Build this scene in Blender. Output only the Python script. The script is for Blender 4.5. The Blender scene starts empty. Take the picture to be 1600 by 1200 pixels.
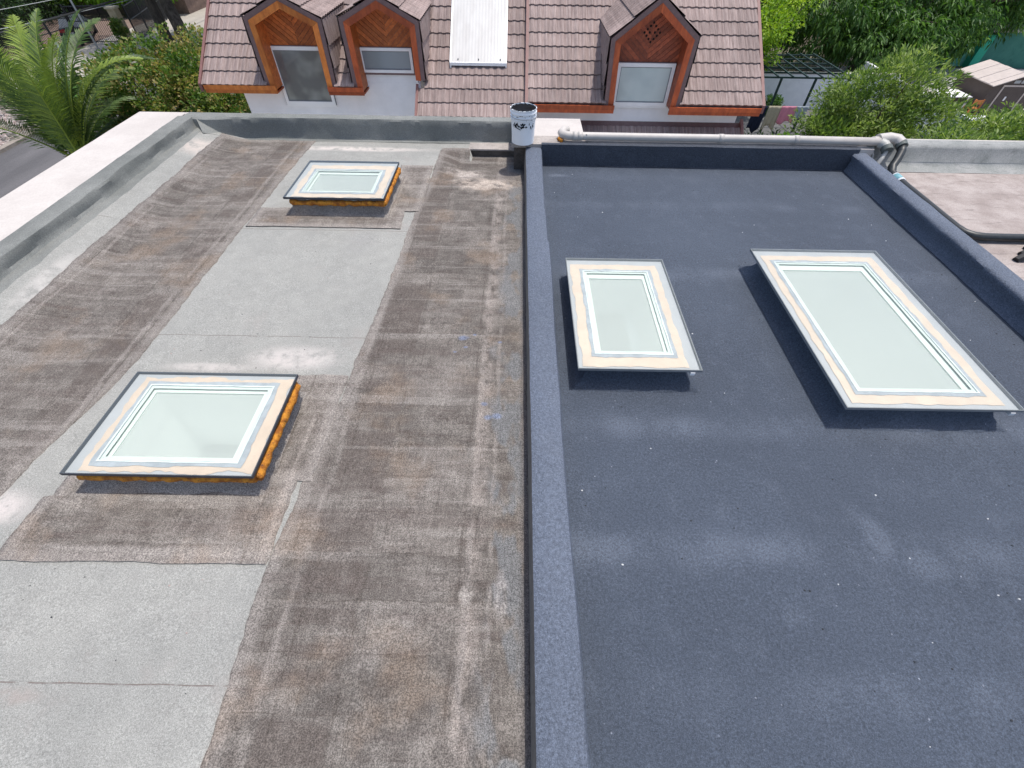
import bpy, math, random
import numpy as np
from mathutils import Vector, Matrix, noise as mnoise

rnd = random.Random(7)
nr = np.random.default_rng(11)
R = math.radians
SC = bpy.context.scene
COL = SC.collection

# ------------------------------------------------------------------ camera, light, exposure
H = 2.35
PITCH, ROLL, YAW = R(49.5087), R(-0.91), R(-0.0885)
F_PX = 681.52
cd = bpy.data.cameras.new('camera'); cam = bpy.data.objects.new('camera', cd); COL.objects.link(cam)
fw = Vector((math.sin(YAW)*math.cos(PITCH), math.cos(YAW)*math.cos(PITCH), -math.sin(PITCH)))
rt = Vector((math.cos(YAW), -math.sin(YAW), 0)); dn = fw.cross(rt)
r2 = rt*math.cos(ROLL)+dn*math.sin(ROLL); d2 = -math.sin(ROLL)*rt+math.cos(ROLL)*dn
M3 = Matrix((r2, -d2, -fw)).transposed().to_4x4(); M3.translation = (0, 0, H)
cam.matrix_world = M3
cd.sensor_width = 36; cd.lens = F_PX/1600*36; cd.clip_start = 0.05; cd.clip_end = 1500
SC.camera = cam

SUN = Vector((0.20, 0.12, 1.0)).normalized()
EL = math.asin(SUN.z); AZ = math.atan2(SUN.x, SUN.y)
w = bpy.data.worlds.new('World'); SC.world = w; w.use_nodes = True
nt = w.node_tree; nt.nodes.clear()
sky = nt.nodes.new('ShaderNodeTexSky'); sky.sky_type = 'NISHITA'; sky.sun_disc = False
sky.sun_elevation = EL; sky.sun_rotation = AZ; sky.air_density = 1.0; sky.dust_density = 2.5; sky.ozone_density = 1.0
bg = nt.nodes.new('ShaderNodeBackground'); bg.inputs[1].default_value = 0.15
wo = nt.nodes.new('ShaderNodeOutputWorld'); nt.links.new(sky.outputs[0], bg.inputs[0]); nt.links.new(bg.outputs[0], wo.inputs[0])
sd = bpy.data.lights.new('sun', 'SUN'); sd.energy = 2.8; sd.angle = R(1.2); sd.color = (1, .96, .9)
so = bpy.data.objects.new('sun', sd); so.rotation_euler = SUN.to_track_quat('Z', 'Y').to_euler(); so.location = (0, 0, 30); COL.objects.link(so)
SC.view_settings.view_transform = 'Standard'; SC.view_settings.look = 'None'
SC.view_settings.exposure = 0.38; SC.view_settings.gamma = 1; SC.view_settings.use_curve_mapping = False
SC.cycles.max_bounces = 7; SC.cycles.diffuse_bounces = 3; SC.cycles.transparent_max_bounces = 10
G = -6.5                                        # street level, the roof deck is z = 0

# ------------------------------------------------------------------ node helper
class Mt:
    def __init__(s, name, rough=.8, spec=.3):
        s.m = bpy.data.materials.new(name); s.m.use_nodes = True
        s.nt = s.m.node_tree; s.N = s.nt.nodes; s.L = s.nt.links
        s.b = s.N['Principled BSDF']; s.out = s.N['Material Output']
        s.b.inputs['Roughness'].default_value = rough
        s.b.inputs['Specular IOR Level'].default_value = spec
        s._bump = None
    def put(s, sock, v):
        if hasattr(v, 'links') or isinstance(v, bpy.types.NodeSocket): s.L.new(v, sock)
        else:
            if isinstance(v, (tuple, list)) and len(v) == 3 and sock.type == 'RGBA': v = (*v, 1)
            sock.default_value = v
    def n(s, t, **k):
        x = s.N.new(t)
        for a, b in k.items(): setattr(x, a, b)
        return x
    def world(s): return s.n('ShaderNodeNewGeometry').outputs['Position']
    def obj(s): return s.n('ShaderNodeTexCoord').outputs['Object']
    def rand(s): return s.n('ShaderNodeObjectInfo').outputs['Random']
    def attr(s, name): 
        x = s.n('ShaderNodeAttribute'); x.attribute_name = name; return x.outputs['Fac']
    def sep(s, v):
        x = s.n('ShaderNodeSeparateXYZ'); s.put(x.inputs[0], v); return x.outputs
    def scale(s, v, sc, off=(0, 0, 0)):
        x = s.n('ShaderNodeMapping'); s.put(x.inputs[0], v); x.inputs['Scale'].default_value = sc; x.inputs['Location'].default_value = off
        return x.outputs[0]
    def math(s, op, a, b=0.0, c=0.0):
        x = s.n('ShaderNodeMath', operation=op); s.put(x.inputs[0], a); s.put(x.inputs[1], b); s.put(x.inputs[2], c); return x.outputs[0]
    def noise(s, v, sc, det=4, rough=.55, dist=0.0):
        x = s.n('ShaderNodeTexNoise'); s.put(x.inputs['Vector'], v); x.inputs['Scale'].default_value = sc
        x.inputs['Detail'].default_value = det; x.inputs['Roughness'].default_value = rough; x.inputs['Distortion'].default_value = dist
        return x.outputs[0]
    def vor(s, v, sc, feat='F1'):
        x = s.n('ShaderNodeTexVoronoi', feature=feat); s.put(x.inputs['Vector'], v); x.inputs['Scale'].default_value = sc
        return x
    def ramp(s, v, lo, hi, a=0.0, b=1.0):
        x = s.n('ShaderNodeMapRange', interpolation_type='SMOOTHSTEP'); s.put(x.inputs['Value'], v)
        x.inputs['From Min'].default_value = lo; x.inputs['From Max'].default_value = hi
        x.inputs['To Min'].default_value = a; x.inputs['To Max'].default_value = b
        return x.outputs[0]
    def mix(s, f, a, b, mode='MIX'):
        x = s.n('ShaderNodeMix', data_type='RGBA', blend_type=mode)
        s.put(x.inputs['Factor'], f); s.put(x.inputs[6], a); s.put(x.inputs[7], b); return x.outputs[2]
    def mul(s, f, c): return s.mix(1.0, c, s.grey(f), 'MULTIPLY')
    def grey(s, v):
        x = s.n('ShaderNodeCombineColor'); [s.put(x.inputs[i], v) for i in range(3)]; return x.outputs[0]
    def col(s, c): s.put(s.b.inputs['Base Color'], c); return s
    def bump(s, h, strength=.5, dist=.01):
        x = s.n('ShaderNodeBump'); x.inputs['Strength'].default_value = strength; x.inputs['Distance'].default_value = dist
        s.put(x.inputs['Height'], h)
        if s._bump: s.L.new(s._bump, x.inputs['Normal'])
        s._bump = x.outputs[0]; s.L.new(x.outputs[0], s.b.inputs['Normal']); return s
    def blob(s, P, cx, cy, rx, ry, wob=.0):
        """soft stain of its own shape round a point"""
        x, y = P[0], P[1]
        a = s.math('DIVIDE', s.math('SUBTRACT', x, cx), rx); b = s.math('DIVIDE', s.math('SUBTRACT', y, cy), ry)
        d = s.math('SQRT', s.math('ADD', s.math('MULTIPLY', a, a), s.math('MULTIPLY', b, b)))
        if wob: d = s.math('ADD', d, s.math('MULTIPLY', s.math('SUBTRACT', s.noise(s.world(), 9, 5, .65), .5), wob))
        return s.ramp(d, .35, 1.0, 1, 0)

def plain(name, c, rough=.7, spec=.3, var=.12, sc=12, bump=0.0, bsc=80):
    m = Mt(name, rough, spec); p = m.obj()
    v = m.ramp(m.noise(p, sc, 5, .6), .25, .75, 1-var, 1+var)
    m.col(m.mul(v, c))
    if bump: m.bump(m.noise(p, bsc, 4), bump, .004)
    return m.m

# ------------------------------------------------------------------ roof materials
def felt(name, base, dark, stains=True, tint=(.272, .271, .253)):
    m = Mt(name, .95, .15); p = m.world(); P = m.sep(p)
    g = m.noise(p, 230, 2, .7); g2 = m.noise(p, 95, 3, .8); big = m.noise(p, 1.3, 5, .6); md = m.noise(p, 9, 5, .65)
    c = m.mix(m.ramp(big, .3, .7), base, tint)
    c = m.mul(m.ramp(g, .3, .7, .74, 1.28), c); c = m.mul(m.ramp(g2, .3, .7, .84, 1.16), c)
    c = m.mul(m.ramp(md, .3, .75, .93, 1.05), c)
    if stains:
        sc = m.ramp(m.noise(m.scale(p, (1, 1, 1), (3, 8, 0)), 28, 3, .6), .72, .78)
        c = m.mix(m.math('MULTIPLY', sc, .6), c, dark)
        st = m.math('MULTIPLY', m.ramp(m.noise(m.scale(p, (1, 1, 1), (5, 1, 0)), 1.9, 6, .7), .56, .72), .35)
        c = m.mix(st, c, (.30, .27, .25))
        for (x, y, rx, ry, cc, k) in ((-1.62, 2.22, .46, .17, (.56, .51, .48), .7), (-2.95, 1.02, .35, .16, (.58, .52, .49), .8), (-2.1, 5.98, 1.3, .1, (.58, .52, .48), .8),
                                      (-3.9, 5.75, .45, .3, (.52, .45, .40), .8), (-2.2, 2.12, .45, .06, (.52, .48, .45), .7), (-2.15, .17, .16, .05, (.30, .25, .225), .5), (-3.95, 3.0, .12, .6, (.5, .47, .44), .6), (-1.5,3.9,.2,.5,(.25,.24,.24),.25)):
            c = m.mix(m.math('MULTIPLY', m.math('MULTIPLY', m.blob(P, x, y, rx, ry, .9), k), m.ramp(md, .3, .62)), c, cc)
        for y0 in (.22, 2.45, 4.0):
            d = m.math('ABSOLUTE', m.math('ADD', m.math('SUBTRACT', P[1], y0), m.math('MULTIPLY', m.math('SUBTRACT', m.noise(p, 5, 5), .5), .018)))
            ln = m.math('MULTIPLY', m.ramp(d, .0012, .0045, 1, 0), m.ramp(m.noise(p, 9, 4), .34, .50))
            c = m.mix(m.math('MULTIPLY', ln, .75), c, (.13, .10, .09))
        # hairline cracks
        v = m.vor(m.mix(.06, p, m.n('ShaderNodeTexNoise').outputs[1]), 2.3, 'DISTANCE_TO_EDGE').outputs[0]
        cr = m.math('MULTIPLY', m.ramp(v, .002, .006, 1, 0), m.ramp(m.noise(p, 1.7, 2), .60, .68))
        c = m.mix(m.math('MULTIPLY', cr, .22), c, (.16, .14, .13))
    m.col(c); m.bump(g, .35, .004); m.bump(g2, .3, .006)
    return m.m

def brown(name, x_split=None, lightness=1.0, smear=False, lines=()):
    m = Mt(name, .9, .2); p = m.world(); P = m.sep(p)
    warp = m.noise(p, 2.5, 4, .6)
    fib = m.noise(m.scale(p, (160, 13, 60)), 1, 3, .7)                    # brushed grain along the strip
    hor = m.noise(m.scale(p, (3.2, 20, 5)), 1, 5, .7)                     # cross streaks from the roller
    gr = m.noise(p, 170, 2, .75); md = m.noise(p, 7, 6, .7); big = m.noise(p, 1.1, 4, .6)
    c = m.mix(m.ramp(md, .33, .68), (.115, .100, .089), (.180, .162, .144))
    c = m.mix(m.math('MULTIPLY', m.ramp(hor, .5, .72), .42), c, (.27, .245, .222))
    c = m.mix(m.math('MULTIPLY', m.ramp(hor, .47, .3), .5), c, (.085, .064, .057))
    bt = m.n('ShaderNodeTexBrick'); m.put(bt.inputs['Vector'], m.scale(m.mix(.05, p, m.n('ShaderNodeTexNoise').outputs[1]), (1, 1, 1), (.38, .07, 0)))
    bt.offset = .5; bt.offset_frequency = 2
    for k, v in (('Color1', (.72, .72, .72, 1)), ('Color2', (1.2, 1.2, 1.2, 1)), ('Mortar', (.62, .60, .58, 1)), ('Scale', 1.0), ('Mortar Size', .004), ('Mortar Smooth', .9), ('Bias', .0), ('Brick Width', .46), ('Row Height', .215)):
        bt.inputs[k].default_value = v
    c = m.mix(m.ramp(big, .3, .62, .35, .85), c, m.mix(1.0, c, bt.outputs[0], 'MULTIPLY'))
    if x_split is not None:                                              # darker re-coated column with clear cross edges
        xx = m.math('ADD', P[0], m.math('MULTIPLY', m.math('SUBTRACT', warp, .5), .05))
        msk = m.math('MULTIPLY', m.ramp(xx, x_split[0], x_split[0]+.03), m.ramp(xx, x_split[1]-.015, x_split[1], 1, 0))
        blk = m.noise(m.scale(p, (.2, 2.6, 1)), 1, 2, .9)
        msk = m.math('MULTIPLY', msk, m.ramp(blk, .43, .47))
        c = m.mix(m.math('MULTIPLY', msk, .68), c, (.100, .083, .073))
    edge = m.attr('edge')
    c = m.mix(m.math('MULTIPLY', m.ramp(m.math('ADD', edge, m.math('MULTIPLY', m.math('SUBTRACT', md, .5), .06)), .03, .10, 1, 0), .55), c, (.25, .226, .206))
    cb = m.noise(m.scale(p, (.35, 8.5, 1)), 1, 3, .6)
    c = m.mix(m.math('MULTIPLY', m.ramp(cb, .56, .66), .45), c, (.26, .238, .216)); c = m.mix(m.math('MULTIPLY', m.ramp(cb, .45, .36), .35), c, (.10, .08, .072))
    for (x0, dk, wd) in lines:
        dd = m.math('ABSOLUTE', m.math('SUBTRACT', m.math('ADD', P[0], m.math('MULTIPLY', m.math('SUBTRACT', m.noise(p, 1.6, 5, .65), .5), .08)), x0))
        c = m.mix(m.math('MULTIPLY', m.math('MULTIPLY', m.ramp(dd, wd*.3, wd, 1, 0), m.ramp(m.noise(p, 3.1, 3), .38, .55)), .42), c, (.07, .058, .05) if dk else (.28, .25, .226))
    # warm rusty tint and pale dusty wear
    c = m.mix(m.math('MULTIPLY', m.ramp(m.noise(p, 1.9, 4), .52, .68), .35), c, (.23, .165, .115))
    c = m.mix(m.math('MULTIPLY', m.ramp(m.noise(m.scale(p, (1, 1, 1), (9, 4, 0)), 2.4, 7, .75), .48, .70), .38), c, (.30, .272, .246))
    if smear:                                                            # grey cement run and blue paint spots along the dividing kerb
        a = m.math('MULTIPLY', m.ramp(m.math('ADD', P[0], m.math('MULTIPLY', m.math('SUBTRACT', m.noise(p, 4, 5), .5), .35)), -.17, -.05), m.ramp(m.noise(m.scale(p, (2, 1, 1)), 2.2, 3), .46, .53))
        c = m.mix(m.math('MULTIPLY', a, .75), c, (.155, .16, .165))
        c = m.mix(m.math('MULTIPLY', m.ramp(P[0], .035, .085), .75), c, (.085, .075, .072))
        b = m.math('MULTIPLY', m.ramp(m.math('ABSOLUTE', m.math('SUBTRACT', m.math('ADD', P[0], m.math('MULTIPLY', m.math('SUBTRACT', warp, .5), .12)), -.19)), .01, .075, 1, 0), m.ramp(md, .4, .6))
        c = m.mix(m.math('MULTIPLY', b, .38), c, (.33, .285, .255))
        for (x, y, rx, ry, cc, k) in ((-.35, 5.1, .5, .28, (.46, .39, .33), .9), (-.62, 5.45, .3, .2, (.42, .37, .33), .9), (-.1, 5.4, .2, .28, (.17, .15, .14), .7), (-.04, .62, .05, .16, (.33, .31, .30), .6), (-.21, .62, .05, .07, (.36, .33, .30), .8)):
            c = m.mix(m.math('MULTIPLY', m.math('MULTIPLY', m.blob(P, x, y, rx, ry, .9), k), m.ramp(md, .32, .6)), c, cc)
        for (x, y, r_) in ((-.385, 2.46, .05), (-.36, 2.36, .02), (-.44, 2.31, .02), (-.30, 2.5, .018), (-.1, 2.42, .02), (-.19, 1.82, .03), (-.16, 1.71, .035), (-.1, 1.72, .04)):
            c = m.mix(m.math('MULTIPLY', m.blob(P, x, y, r_*1.1, r_*.7, 1.6), .7), c, (.16, .19, .27))
    c = m.mul(m.ramp(fib, .28, .72, .86, 1.14), c); c = m.mul(m.ramp(gr, .34, .66, .55, 1.45), c); c = m.mul(m.ramp(m.noise(p, 70, 3, .8), .3, .7, .82, 1.18), c)
    c = m.mul(lightness, c)
    m.col(c); m.bump(cb, .45, .03); m.bump(fib, .2, .006); m.bump(gr, .35, .006); m.bump(md, .3, .02)
    return m.m

def blue(name, base=(.054, .067, .091), pale=(.112, .132, .170), patches=True):
    m = Mt(name, .72, .35); p = m.world(); P = m.sep(p)
    g = m.noise(p, 210, 2, .7); g2 = m.noise(p, 75, 3, .7); big = m.noise(p, .8, 4, .5); md = m.noise(p, 6, 5, .6)
    c = m.mix(m.ramp(big, .3, .7), base, tuple(v*1.18 for v in base))
    c = m.mix(m.math('MULTIPLY', m.ramp(md, .48, .75), .25), c, pale)
    if patches:
        for y0, k in ((.86, .75), (1.66, .8), (3.35, .65), (4.62, .4), (.22, .45), (5.3, .2)):
            d = m.math('ABSOLUTE', m.math('ADD', m.math('SUBTRACT', P[1], y0), m.math('MULTIPLY', m.math('SUBTRACT', m.noise(p, 1.2, 3), .5), .18)))
            ln = m.math('MULTIPLY', m.ramp(d, .0, .16, 1, 0), m.ramp(m.noise(m.scale(p, (1.3, .6, 1), (y0*7, 0, 0)), 1.1, 4, .65), .34, .70))
            c = m.mix(m.math('MULTIPLY', ln, k), c, pale)
        for (x, y, rx, ry, k) in ((.55, .86, .16, .1, .5), (2.02, .95, .10, .16, .5), (2.2, .80, .16, .12, .4), (.5, 5.3, .16, .05, .8), (3.1, .55, .4, .3, .4), (1.4,.86,.14,.09,.5)):
            c = m.mix(m.math('MULTIPLY', m.blob(P, x, y, rx, ry, .8), k), c, pale)
        sp = m.vor(p, 13).outputs[0]
        c = m.mix(m.math('MULTIPLY', m.ramp(sp, .03, .07, 1, 0), m.ramp(m.noise(p, 3, 2), .5, .55, 0, .7)), c, (.3, .32, .38))
        pk = m.ramp(m.noise(m.scale(p, (1, 1, 1), (2, 2, 5)), 45, 2, .5), .74, .79)
        c = m.mix(m.math('MULTIPLY', pk, .7), c, (.03, .034, .045))
    c = m.mul(m.ramp(g, .3, .7, .68, 1.34), c); c = m.mul(m.ramp(g2, .3, .7, .76, 1.26), c)
    m.col(c); m.bump(g, .7, .008); m.bump(g2, .45, .010); m.bump(m.noise(p, 22, 3), .3, .02); m.bump(m.noise(m.scale(p, (1, .5, 1)), 5, 4, .6), .3, .06)
    return m.m

FELT = felt('mineral_felt', (.312, .309, .286), (.08, .075, .07))
FELTG = felt('green_grey_felt', (.225, .23, .218), (.05, .05, .05), False, (.165, .172, .163))
BROWN = brown('brown_coat', (-3.10, -2.90), 1.0, False, ((-3.80, False, .02), (-2.88, False, .02), (-3.11, True, .012), (-2.84, True, .01)))
BROWNR = brown('brown_coat_worn', (-1.06, -.74), 1.0, True, ((-1.08, False, .025), (-1.0, True, .01), (-.735, True, .014), (-.215, False, .025), (-.26, True, .012), (-.10, False, .02)))
BROWNP = brown('brown_patch', None, 1.15, False, ((-1.40, True, .012), (-1.30, False, .02)))
BLUE = blue('blue_coat'); BLUET = blue('blue_coat_dusty', (.100, .118, .155), (.15, .17, .21), False)
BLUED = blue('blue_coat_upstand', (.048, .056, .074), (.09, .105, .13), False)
def cream():
    m = Mt('cream_render', .85, .2); p = m.world()
    c = m.mix(m.ramp(m.noise(p, 2.2, 6, .65), .3, .7), (.55, .51, .475), (.48, .44, .41))
    c = m.mix(m.math('MULTIPLY', m.ramp(m.noise(p, 22, 4, .7), .66, .74), .5), c, (.4, .35, .32))
    m.col(m.mul(m.ramp(m.noise(p, 70, 3), .3, .7, .95, 1.05), c)); m.bump(m.noise(p, 55, 4), .3, .005); return m.m
CREAM = cream()
def conc(name, a, b, sc=3):
    m = Mt(name, .9, .2); p = m.world()
    c = m.mix(m.ramp(m.noise(p, sc, 6, .7), .3, .7), a, b)
    c = m.mix(m.math('MULTIPLY', m.ramp(m.noise(m.scale(p, (1, 4, 1)), sc*1.3, 5, .7), .52, .7), .6), c, tuple(v*.62 for v in a))
    m.col(m.mul(m.ramp(m.noise(p, 90, 3, .7), .3, .7, .85, 1.15), c)); m.bump(m.noise(p, 60, 4), .4, .006); return m.m
PINKC = conc('pinkish_screed', (.28, .235, .215), (.40, .35, .325)); GREYC = conc('grey_cement', (.30, .27, .25), (.42, .38, .35), 6)
GREYF = conc('grey_upstand', (.24, .25, .24), (.33, .33, .32), 4)

# ------------------------------------------------------------------ mesh helpers
def tag(o, label=None, cat=None, group=None, kind=None):
    for k, v in (('label', label), ('category', cat), ('group', group), ('kind', kind)):
        if v: o[k] = v
    return o
def empty(name, loc, label, cat, group=None):
    o = bpy.data.objects.new(name, None); o.location = loc; o.empty_display_size = .2; COL.objects.link(o)
    return tag(o, label, cat, group)
class MB:
    def __init__(s): s.v = []; s.f = []; s.mi = []; s.k = 0
    def add(s, vs, fs):
        b = len(s.v); s.v += [tuple(v) for v in vs]; s.f += [tuple(i+b for i in f) for f in fs]; s.mi += [s.k]*len(fs); return s
    def box(s, a, b):
        x0, y0, z0 = a; x1, y1, z1 = b
        return s.add([(x0,y0,z0),(x1,y0,z0),(x1,y1,z0),(x0,y1,z0),(x0,y0,z1),(x1,y0,z1),(x1,y1,z1),(x0,y1,z1)],
                     [(0,3,2,1),(4,5,6,7),(0,1,5,4),(1,2,6,5),(2,3,7,6),(3,0,4,7)])
    def prism(s, pts, d):                         # planar polygon (3d points, ccw seen from -d side) extruded by vector d
        n = len(pts); q = [Vector(p)+Vector(d) for p in pts]
        return s.add([Vector(p) for p in pts]+q, [tuple(range(n))[::-1], tuple(range(n, 2*n))]+[(i, (i+1) % n, (i+1) % n+n, i+n) for i in range(n)])
    def tube(s, pts, rad, n=8, caps=True):
        pts = [Vector(p) for p in pts]; rs = rad if isinstance(rad, (list, tuple)) else [rad]*len(pts)
        rings = []; ref = Vector((0, 0, 1))
        for i, p in enumerate(pts):
            t = (pts[min(i+1, len(pts)-1)]-pts[max(i-1, 0)]).normalized()
            if abs(t.dot(ref)) > .95: ref = Vector((1, 0, 0))
            a = t.cross(ref).normalized(); b = t.cross(a); ref = -b if abs(t.z) < .9 else ref
            rings.append([p+(a*math.cos(2*math.pi*k/n)+b*math.sin(2*math.pi*k/n))*rs[i] for k in range(n)])
        vs = [v for r in rings for v in r]
        fs = [(i*n+k, i*n+(k+1) % n, (i+1)*n+(k+1) % n, (i+1)*n+k) for i in range(len(pts)-1) for k in range(n)]
        if caps: fs += [tuple(range(n))[::-1], tuple(range((len(pts)-1)*n, len(pts)*n))]
        return s.add(vs, fs)
    def lathe(s, prof, c=(0, 0, 0), n=32):
        vs = [(c[0]+r*math.cos(2*math.pi*k/n), c[1]+r*math.sin(2*math.pi*k/n), c[2]+z) for r, z in prof for k in range(n)]
        return s.add(vs, [(i*n+k, i*n+(k+1) % n, (i+1)*n+(k+1) % n, (i+1)*n+k) for i in range(len(prof)-1) for k in range(n)])
    def build(s, name, mat, parent=None, smooth=False, label=None, loc=None):
        org = Vector(parent.location) if parent is not None and parent.parent is None else (Vector(parent.location)+Vector(parent.parent.location) if parent is not None else Vector((0, 0, 0)))
        if loc is not None: org = Vector(loc)
        me = bpy.data.meshes.new(name); me.from_pydata([tuple(Vector(v)-org) for v in s.v], [], s.f)
        for q in (mat if isinstance(mat, (list, tuple)) else [mat]): me.materials.append(q)
        if any(s.mi): me.polygons.foreach_set('material_index', s.mi)
        if smooth: me.polygons.foreach_set('use_smooth', [True]*len(me.polygons))
        me.update()
        o = bpy.data.objects.new(name, me); COL.objects.link(o)
        if parent is not None: o.parent = parent
        elif loc is not None: o.location = loc
        if label: o['label'] = label
        return o
def fold(o, ang=35):
    me = o.data
    if hasattr(me, 'set_sharp_from_angle'):
        me.polygons.foreach_set('use_smooth', [True]*len(me.polygons)); me.set_sharp_from_angle(angle=R(ang))
    return o
def nz(x, y, sc, seed=0.0): return mnoise.noise(Vector((x*sc+seed, y*sc-seed*.7, seed*1.3)))

def grid(us, vs, fn):
    mb = MB(); n = len(vs)
    V = [fn(u, v) for u in us for v in vs]
    mb.add(V, [(i*n+j, (i+1)*n+j, (i+1)*n+j+1, i*n+j+1) for i in range(len(us)-1) for j in range(n-1)])
    return mb
def lin(a, b, n): return [a+(b-a)*i/(n-1) for i in range(n)]

# ------------------------------------------------------------------ the ground and the street
GRASS = conc('lawn_ground', (.06, .075, .035), (.10, .11, .05), 2)
mb = MB(); mb.add([(-400, -300, G), (400, -300, G), (400, 600, G), (-400, 600, G)], [(0, 1, 2, 3)])
tag(mb.build('ground', conc('dry_earth', (.11, .095, .065), (.16, .14, .10), 1.2)), kind='structure')
def asphalt():
    m = Mt('asphalt', .9, .2); p = m.world()
    c = m.mix(m.ramp(m.noise(m.scale(p, (1, .15, 1)), 1.2, 4), .3, .7), (.10, .097, .10), (.135, .13, .133))
    m.col(m.mul(m.ramp(m.noise(p, 40, 2), .3, .7, .85, 1.15), c)); return m.m
ASPH = asphalt()
mb = MB(); mb.add([(-24.3, -60, G+.01), (-16, -60, G+.01), (-16, 120, G+.01), (-24.3, 120, G+.01)], [(0, 1, 2, 3)])
tag(mb.build('road', ASPH), kind='structure')
PAVE = conc('pale_pavement', (.34, .31, .27), (.40, .37, .32), 1.5)
mb = MB(); mb.box((-24.62, -60, G-.1), (-24.3, 120, G+.14)); mb.box((-16.0, -60, G-.1), (-15.8, 120, G+.14))
tag(mb.build('kerb', conc('kerb_concrete', (.22, .19, .16), (.32, .28, .24), 3)), kind='structure')
mb = MB(); mb.add([(-32.6, 30, G+.05), (-28.6, 30, G+.05), (-24.62, 42, G+.054), (-24.62, 60, G+.05), (-32.6, 60, G+.05)], [(0, 1, 2, 3, 4)])
tag(mb.build('pavement', PAVE), kind='structure')
mb = MB(); mb.add([(-15.8, 6.6, G+.03), (8.9, 6.6, G+.03), (8.9, 12.9, G+.03), (-15.8, 12.9, G+.03)], [(0, 1, 2, 3)])
tag(mb.build('bounce_paving', conc('bounce_concrete', (.42, .40, .38), (.50, .48, .46), 1.5)), kind='structure')  # unseen pale paving, added to bounce light up onto the house wall
mb = MB(); mb.add([(-28.6, 27.5, G+.06), (-24.62, 27.5, G+.06), (-24.62, 39.5, G+.06), (-28.6, 31.5, G+.06)], [(0, 1, 2, 3)])
lawnm = Mt('street_lawn', .9, .1); lp = lawnm.world(); lawnm.col(lawnm.mix(lawnm.ramp(lawnm.noise(lp, 25, 4, .8), .35, .65), (.05, .13, .02), (.13, .28, .045))); lawnm.bump(lawnm.noise(lp, 60, 3), .8, .05)
tag(mb.build('lawn', lawnm.m), kind='structure')
mb = MB(); mb.add([(-30.5, 8, G+.05), (-24.62, 8, G+.05), (-24.62, 27.5, G+.05), (-30.5, 27.5, G+.05)], [(0, 1, 2, 3)])
tag(mb.build('gravel_bed', conc('gravel_bed_soil', (.24, .21, .19), (.36, .32, .29), 9)), kind='structure')
# loose stones on the gravel bed
def scatter(name, n, area, smin, smax, mats, z, flat=.6, zf=None):
    X = nr.uniform(area[0], area[1], n); Y = nr.uniform(area[2], area[3], n); S = nr.uniform(smin, smax, n)
    mb = MB()
    for x, y, s_ in zip(X, Y, S):
        a = rnd.random()*6.28; pts = []
        k = 5
        zz = zf(x, y) if zf else z
        for i in range(k):
            r_ = s_*rnd.uniform(.6, 1.1); pts.append((x+r_*math.cos(a+i*6.283/k), y+r_*.8*math.sin(a+i*6.283/k), zz))
        top = (x+rnd.uniform(-.2, .2)*s_, y+rnd.uniform(-.2, .2)*s_, zz+s_*flat)
        mid = [((p[0]*.65+x*.35), (p[1]*.65+y*.35), zz+s_*flat*.8) for p in pts]
        mb.k = rnd.randrange(len(mats))
        mb.add(pts+mid+[top], [(i, (i+1) % k, k+(i+1) % k, k+i) for i in range(k)]+[(k+i, k+(i+1) % k, 2*k) for i in range(k)])
    return tag(mb.build(name, mats), kind='stuff')
ST = [plain('stone_pale', (.50, .44, .40)), plain('stone_pink', (.36, .28, .25)), plain('stone_dark', (.17, .15, .14))]
o = scatter('gravel_stones', 5200, (-30.3, -24.7, 14, 27.3), .04, .13, ST, G+.055)
tag(o, 'pale and dark loose stones covering the bed beside the kerb', 'gravel')

# ------------------------------------------------------------------ the roof we look over
BLD = empty('flat_roofed_building', (-.5, 1.0, G), 'flat roofed building in front, worn brown and blue-grey roofs divided by a low kerb', 'building')
WHITEW = plain('white_render', (.87, .86, .85), .85, .2, .05, 3)
mb = MB(); mb.box((-4.98, -5, G), (8.5, 5.84, -.12)); mb.box((-4.98, 5.84, G), (.84, 6.42, -.12)); mb.build('wall', WHITEW, BLD)

def hl(x, y):                                   # relief of the left deck
    h = .006*nz(x, y, 1.1, 3)+.0035*nz(x, y, 4.5, 5)+.0016*nz(x, y, 15, 9)
    h += .009*math.exp(-((x-(-.215+(.55*max(0,.28-y)**1.4 if y<.28 else .02*math.sin(y*3))))/.014)**2)*(1 if -.6<y<2.6 else 0)*(.5+.5*min(1,abs(y+.6)*3))*(1.0 if y<.35 else .35)
    if y > 4.9 and x > -1.0:
        t = min(1, (y-4.9)/.75); u = min(1, (x+1.0)/.38); k = t*t*(3-2*t)*u*u*(3-2*u)
        if x < -.60 and y > 5.85: k *= max(0, 1-(y-5.85)/.15)
        h -= .095*k
    if x < -3.55: 
        t = min(1, (-3.55-x)/.62); h += .125*t*t*(3-2*t)*(.96+.06*nz(x, y, 2.0, 4)) + .006*t*nz(x*2, y, 2.3, 2)
    return h
# light mineral felt deck
o = grid(lin(-4.17, .115, 150), lin(-4.0, 6.285, 330), lambda x, y: (x, y, hl(x, y))).build('roof_deck', FELT, BLD, True, 'light grey mineral felt deck of the left roof')
def lower(y): return .012*nz(0, y, 1.6, 7)+.008*nz(0, y, 5, 3)
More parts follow.
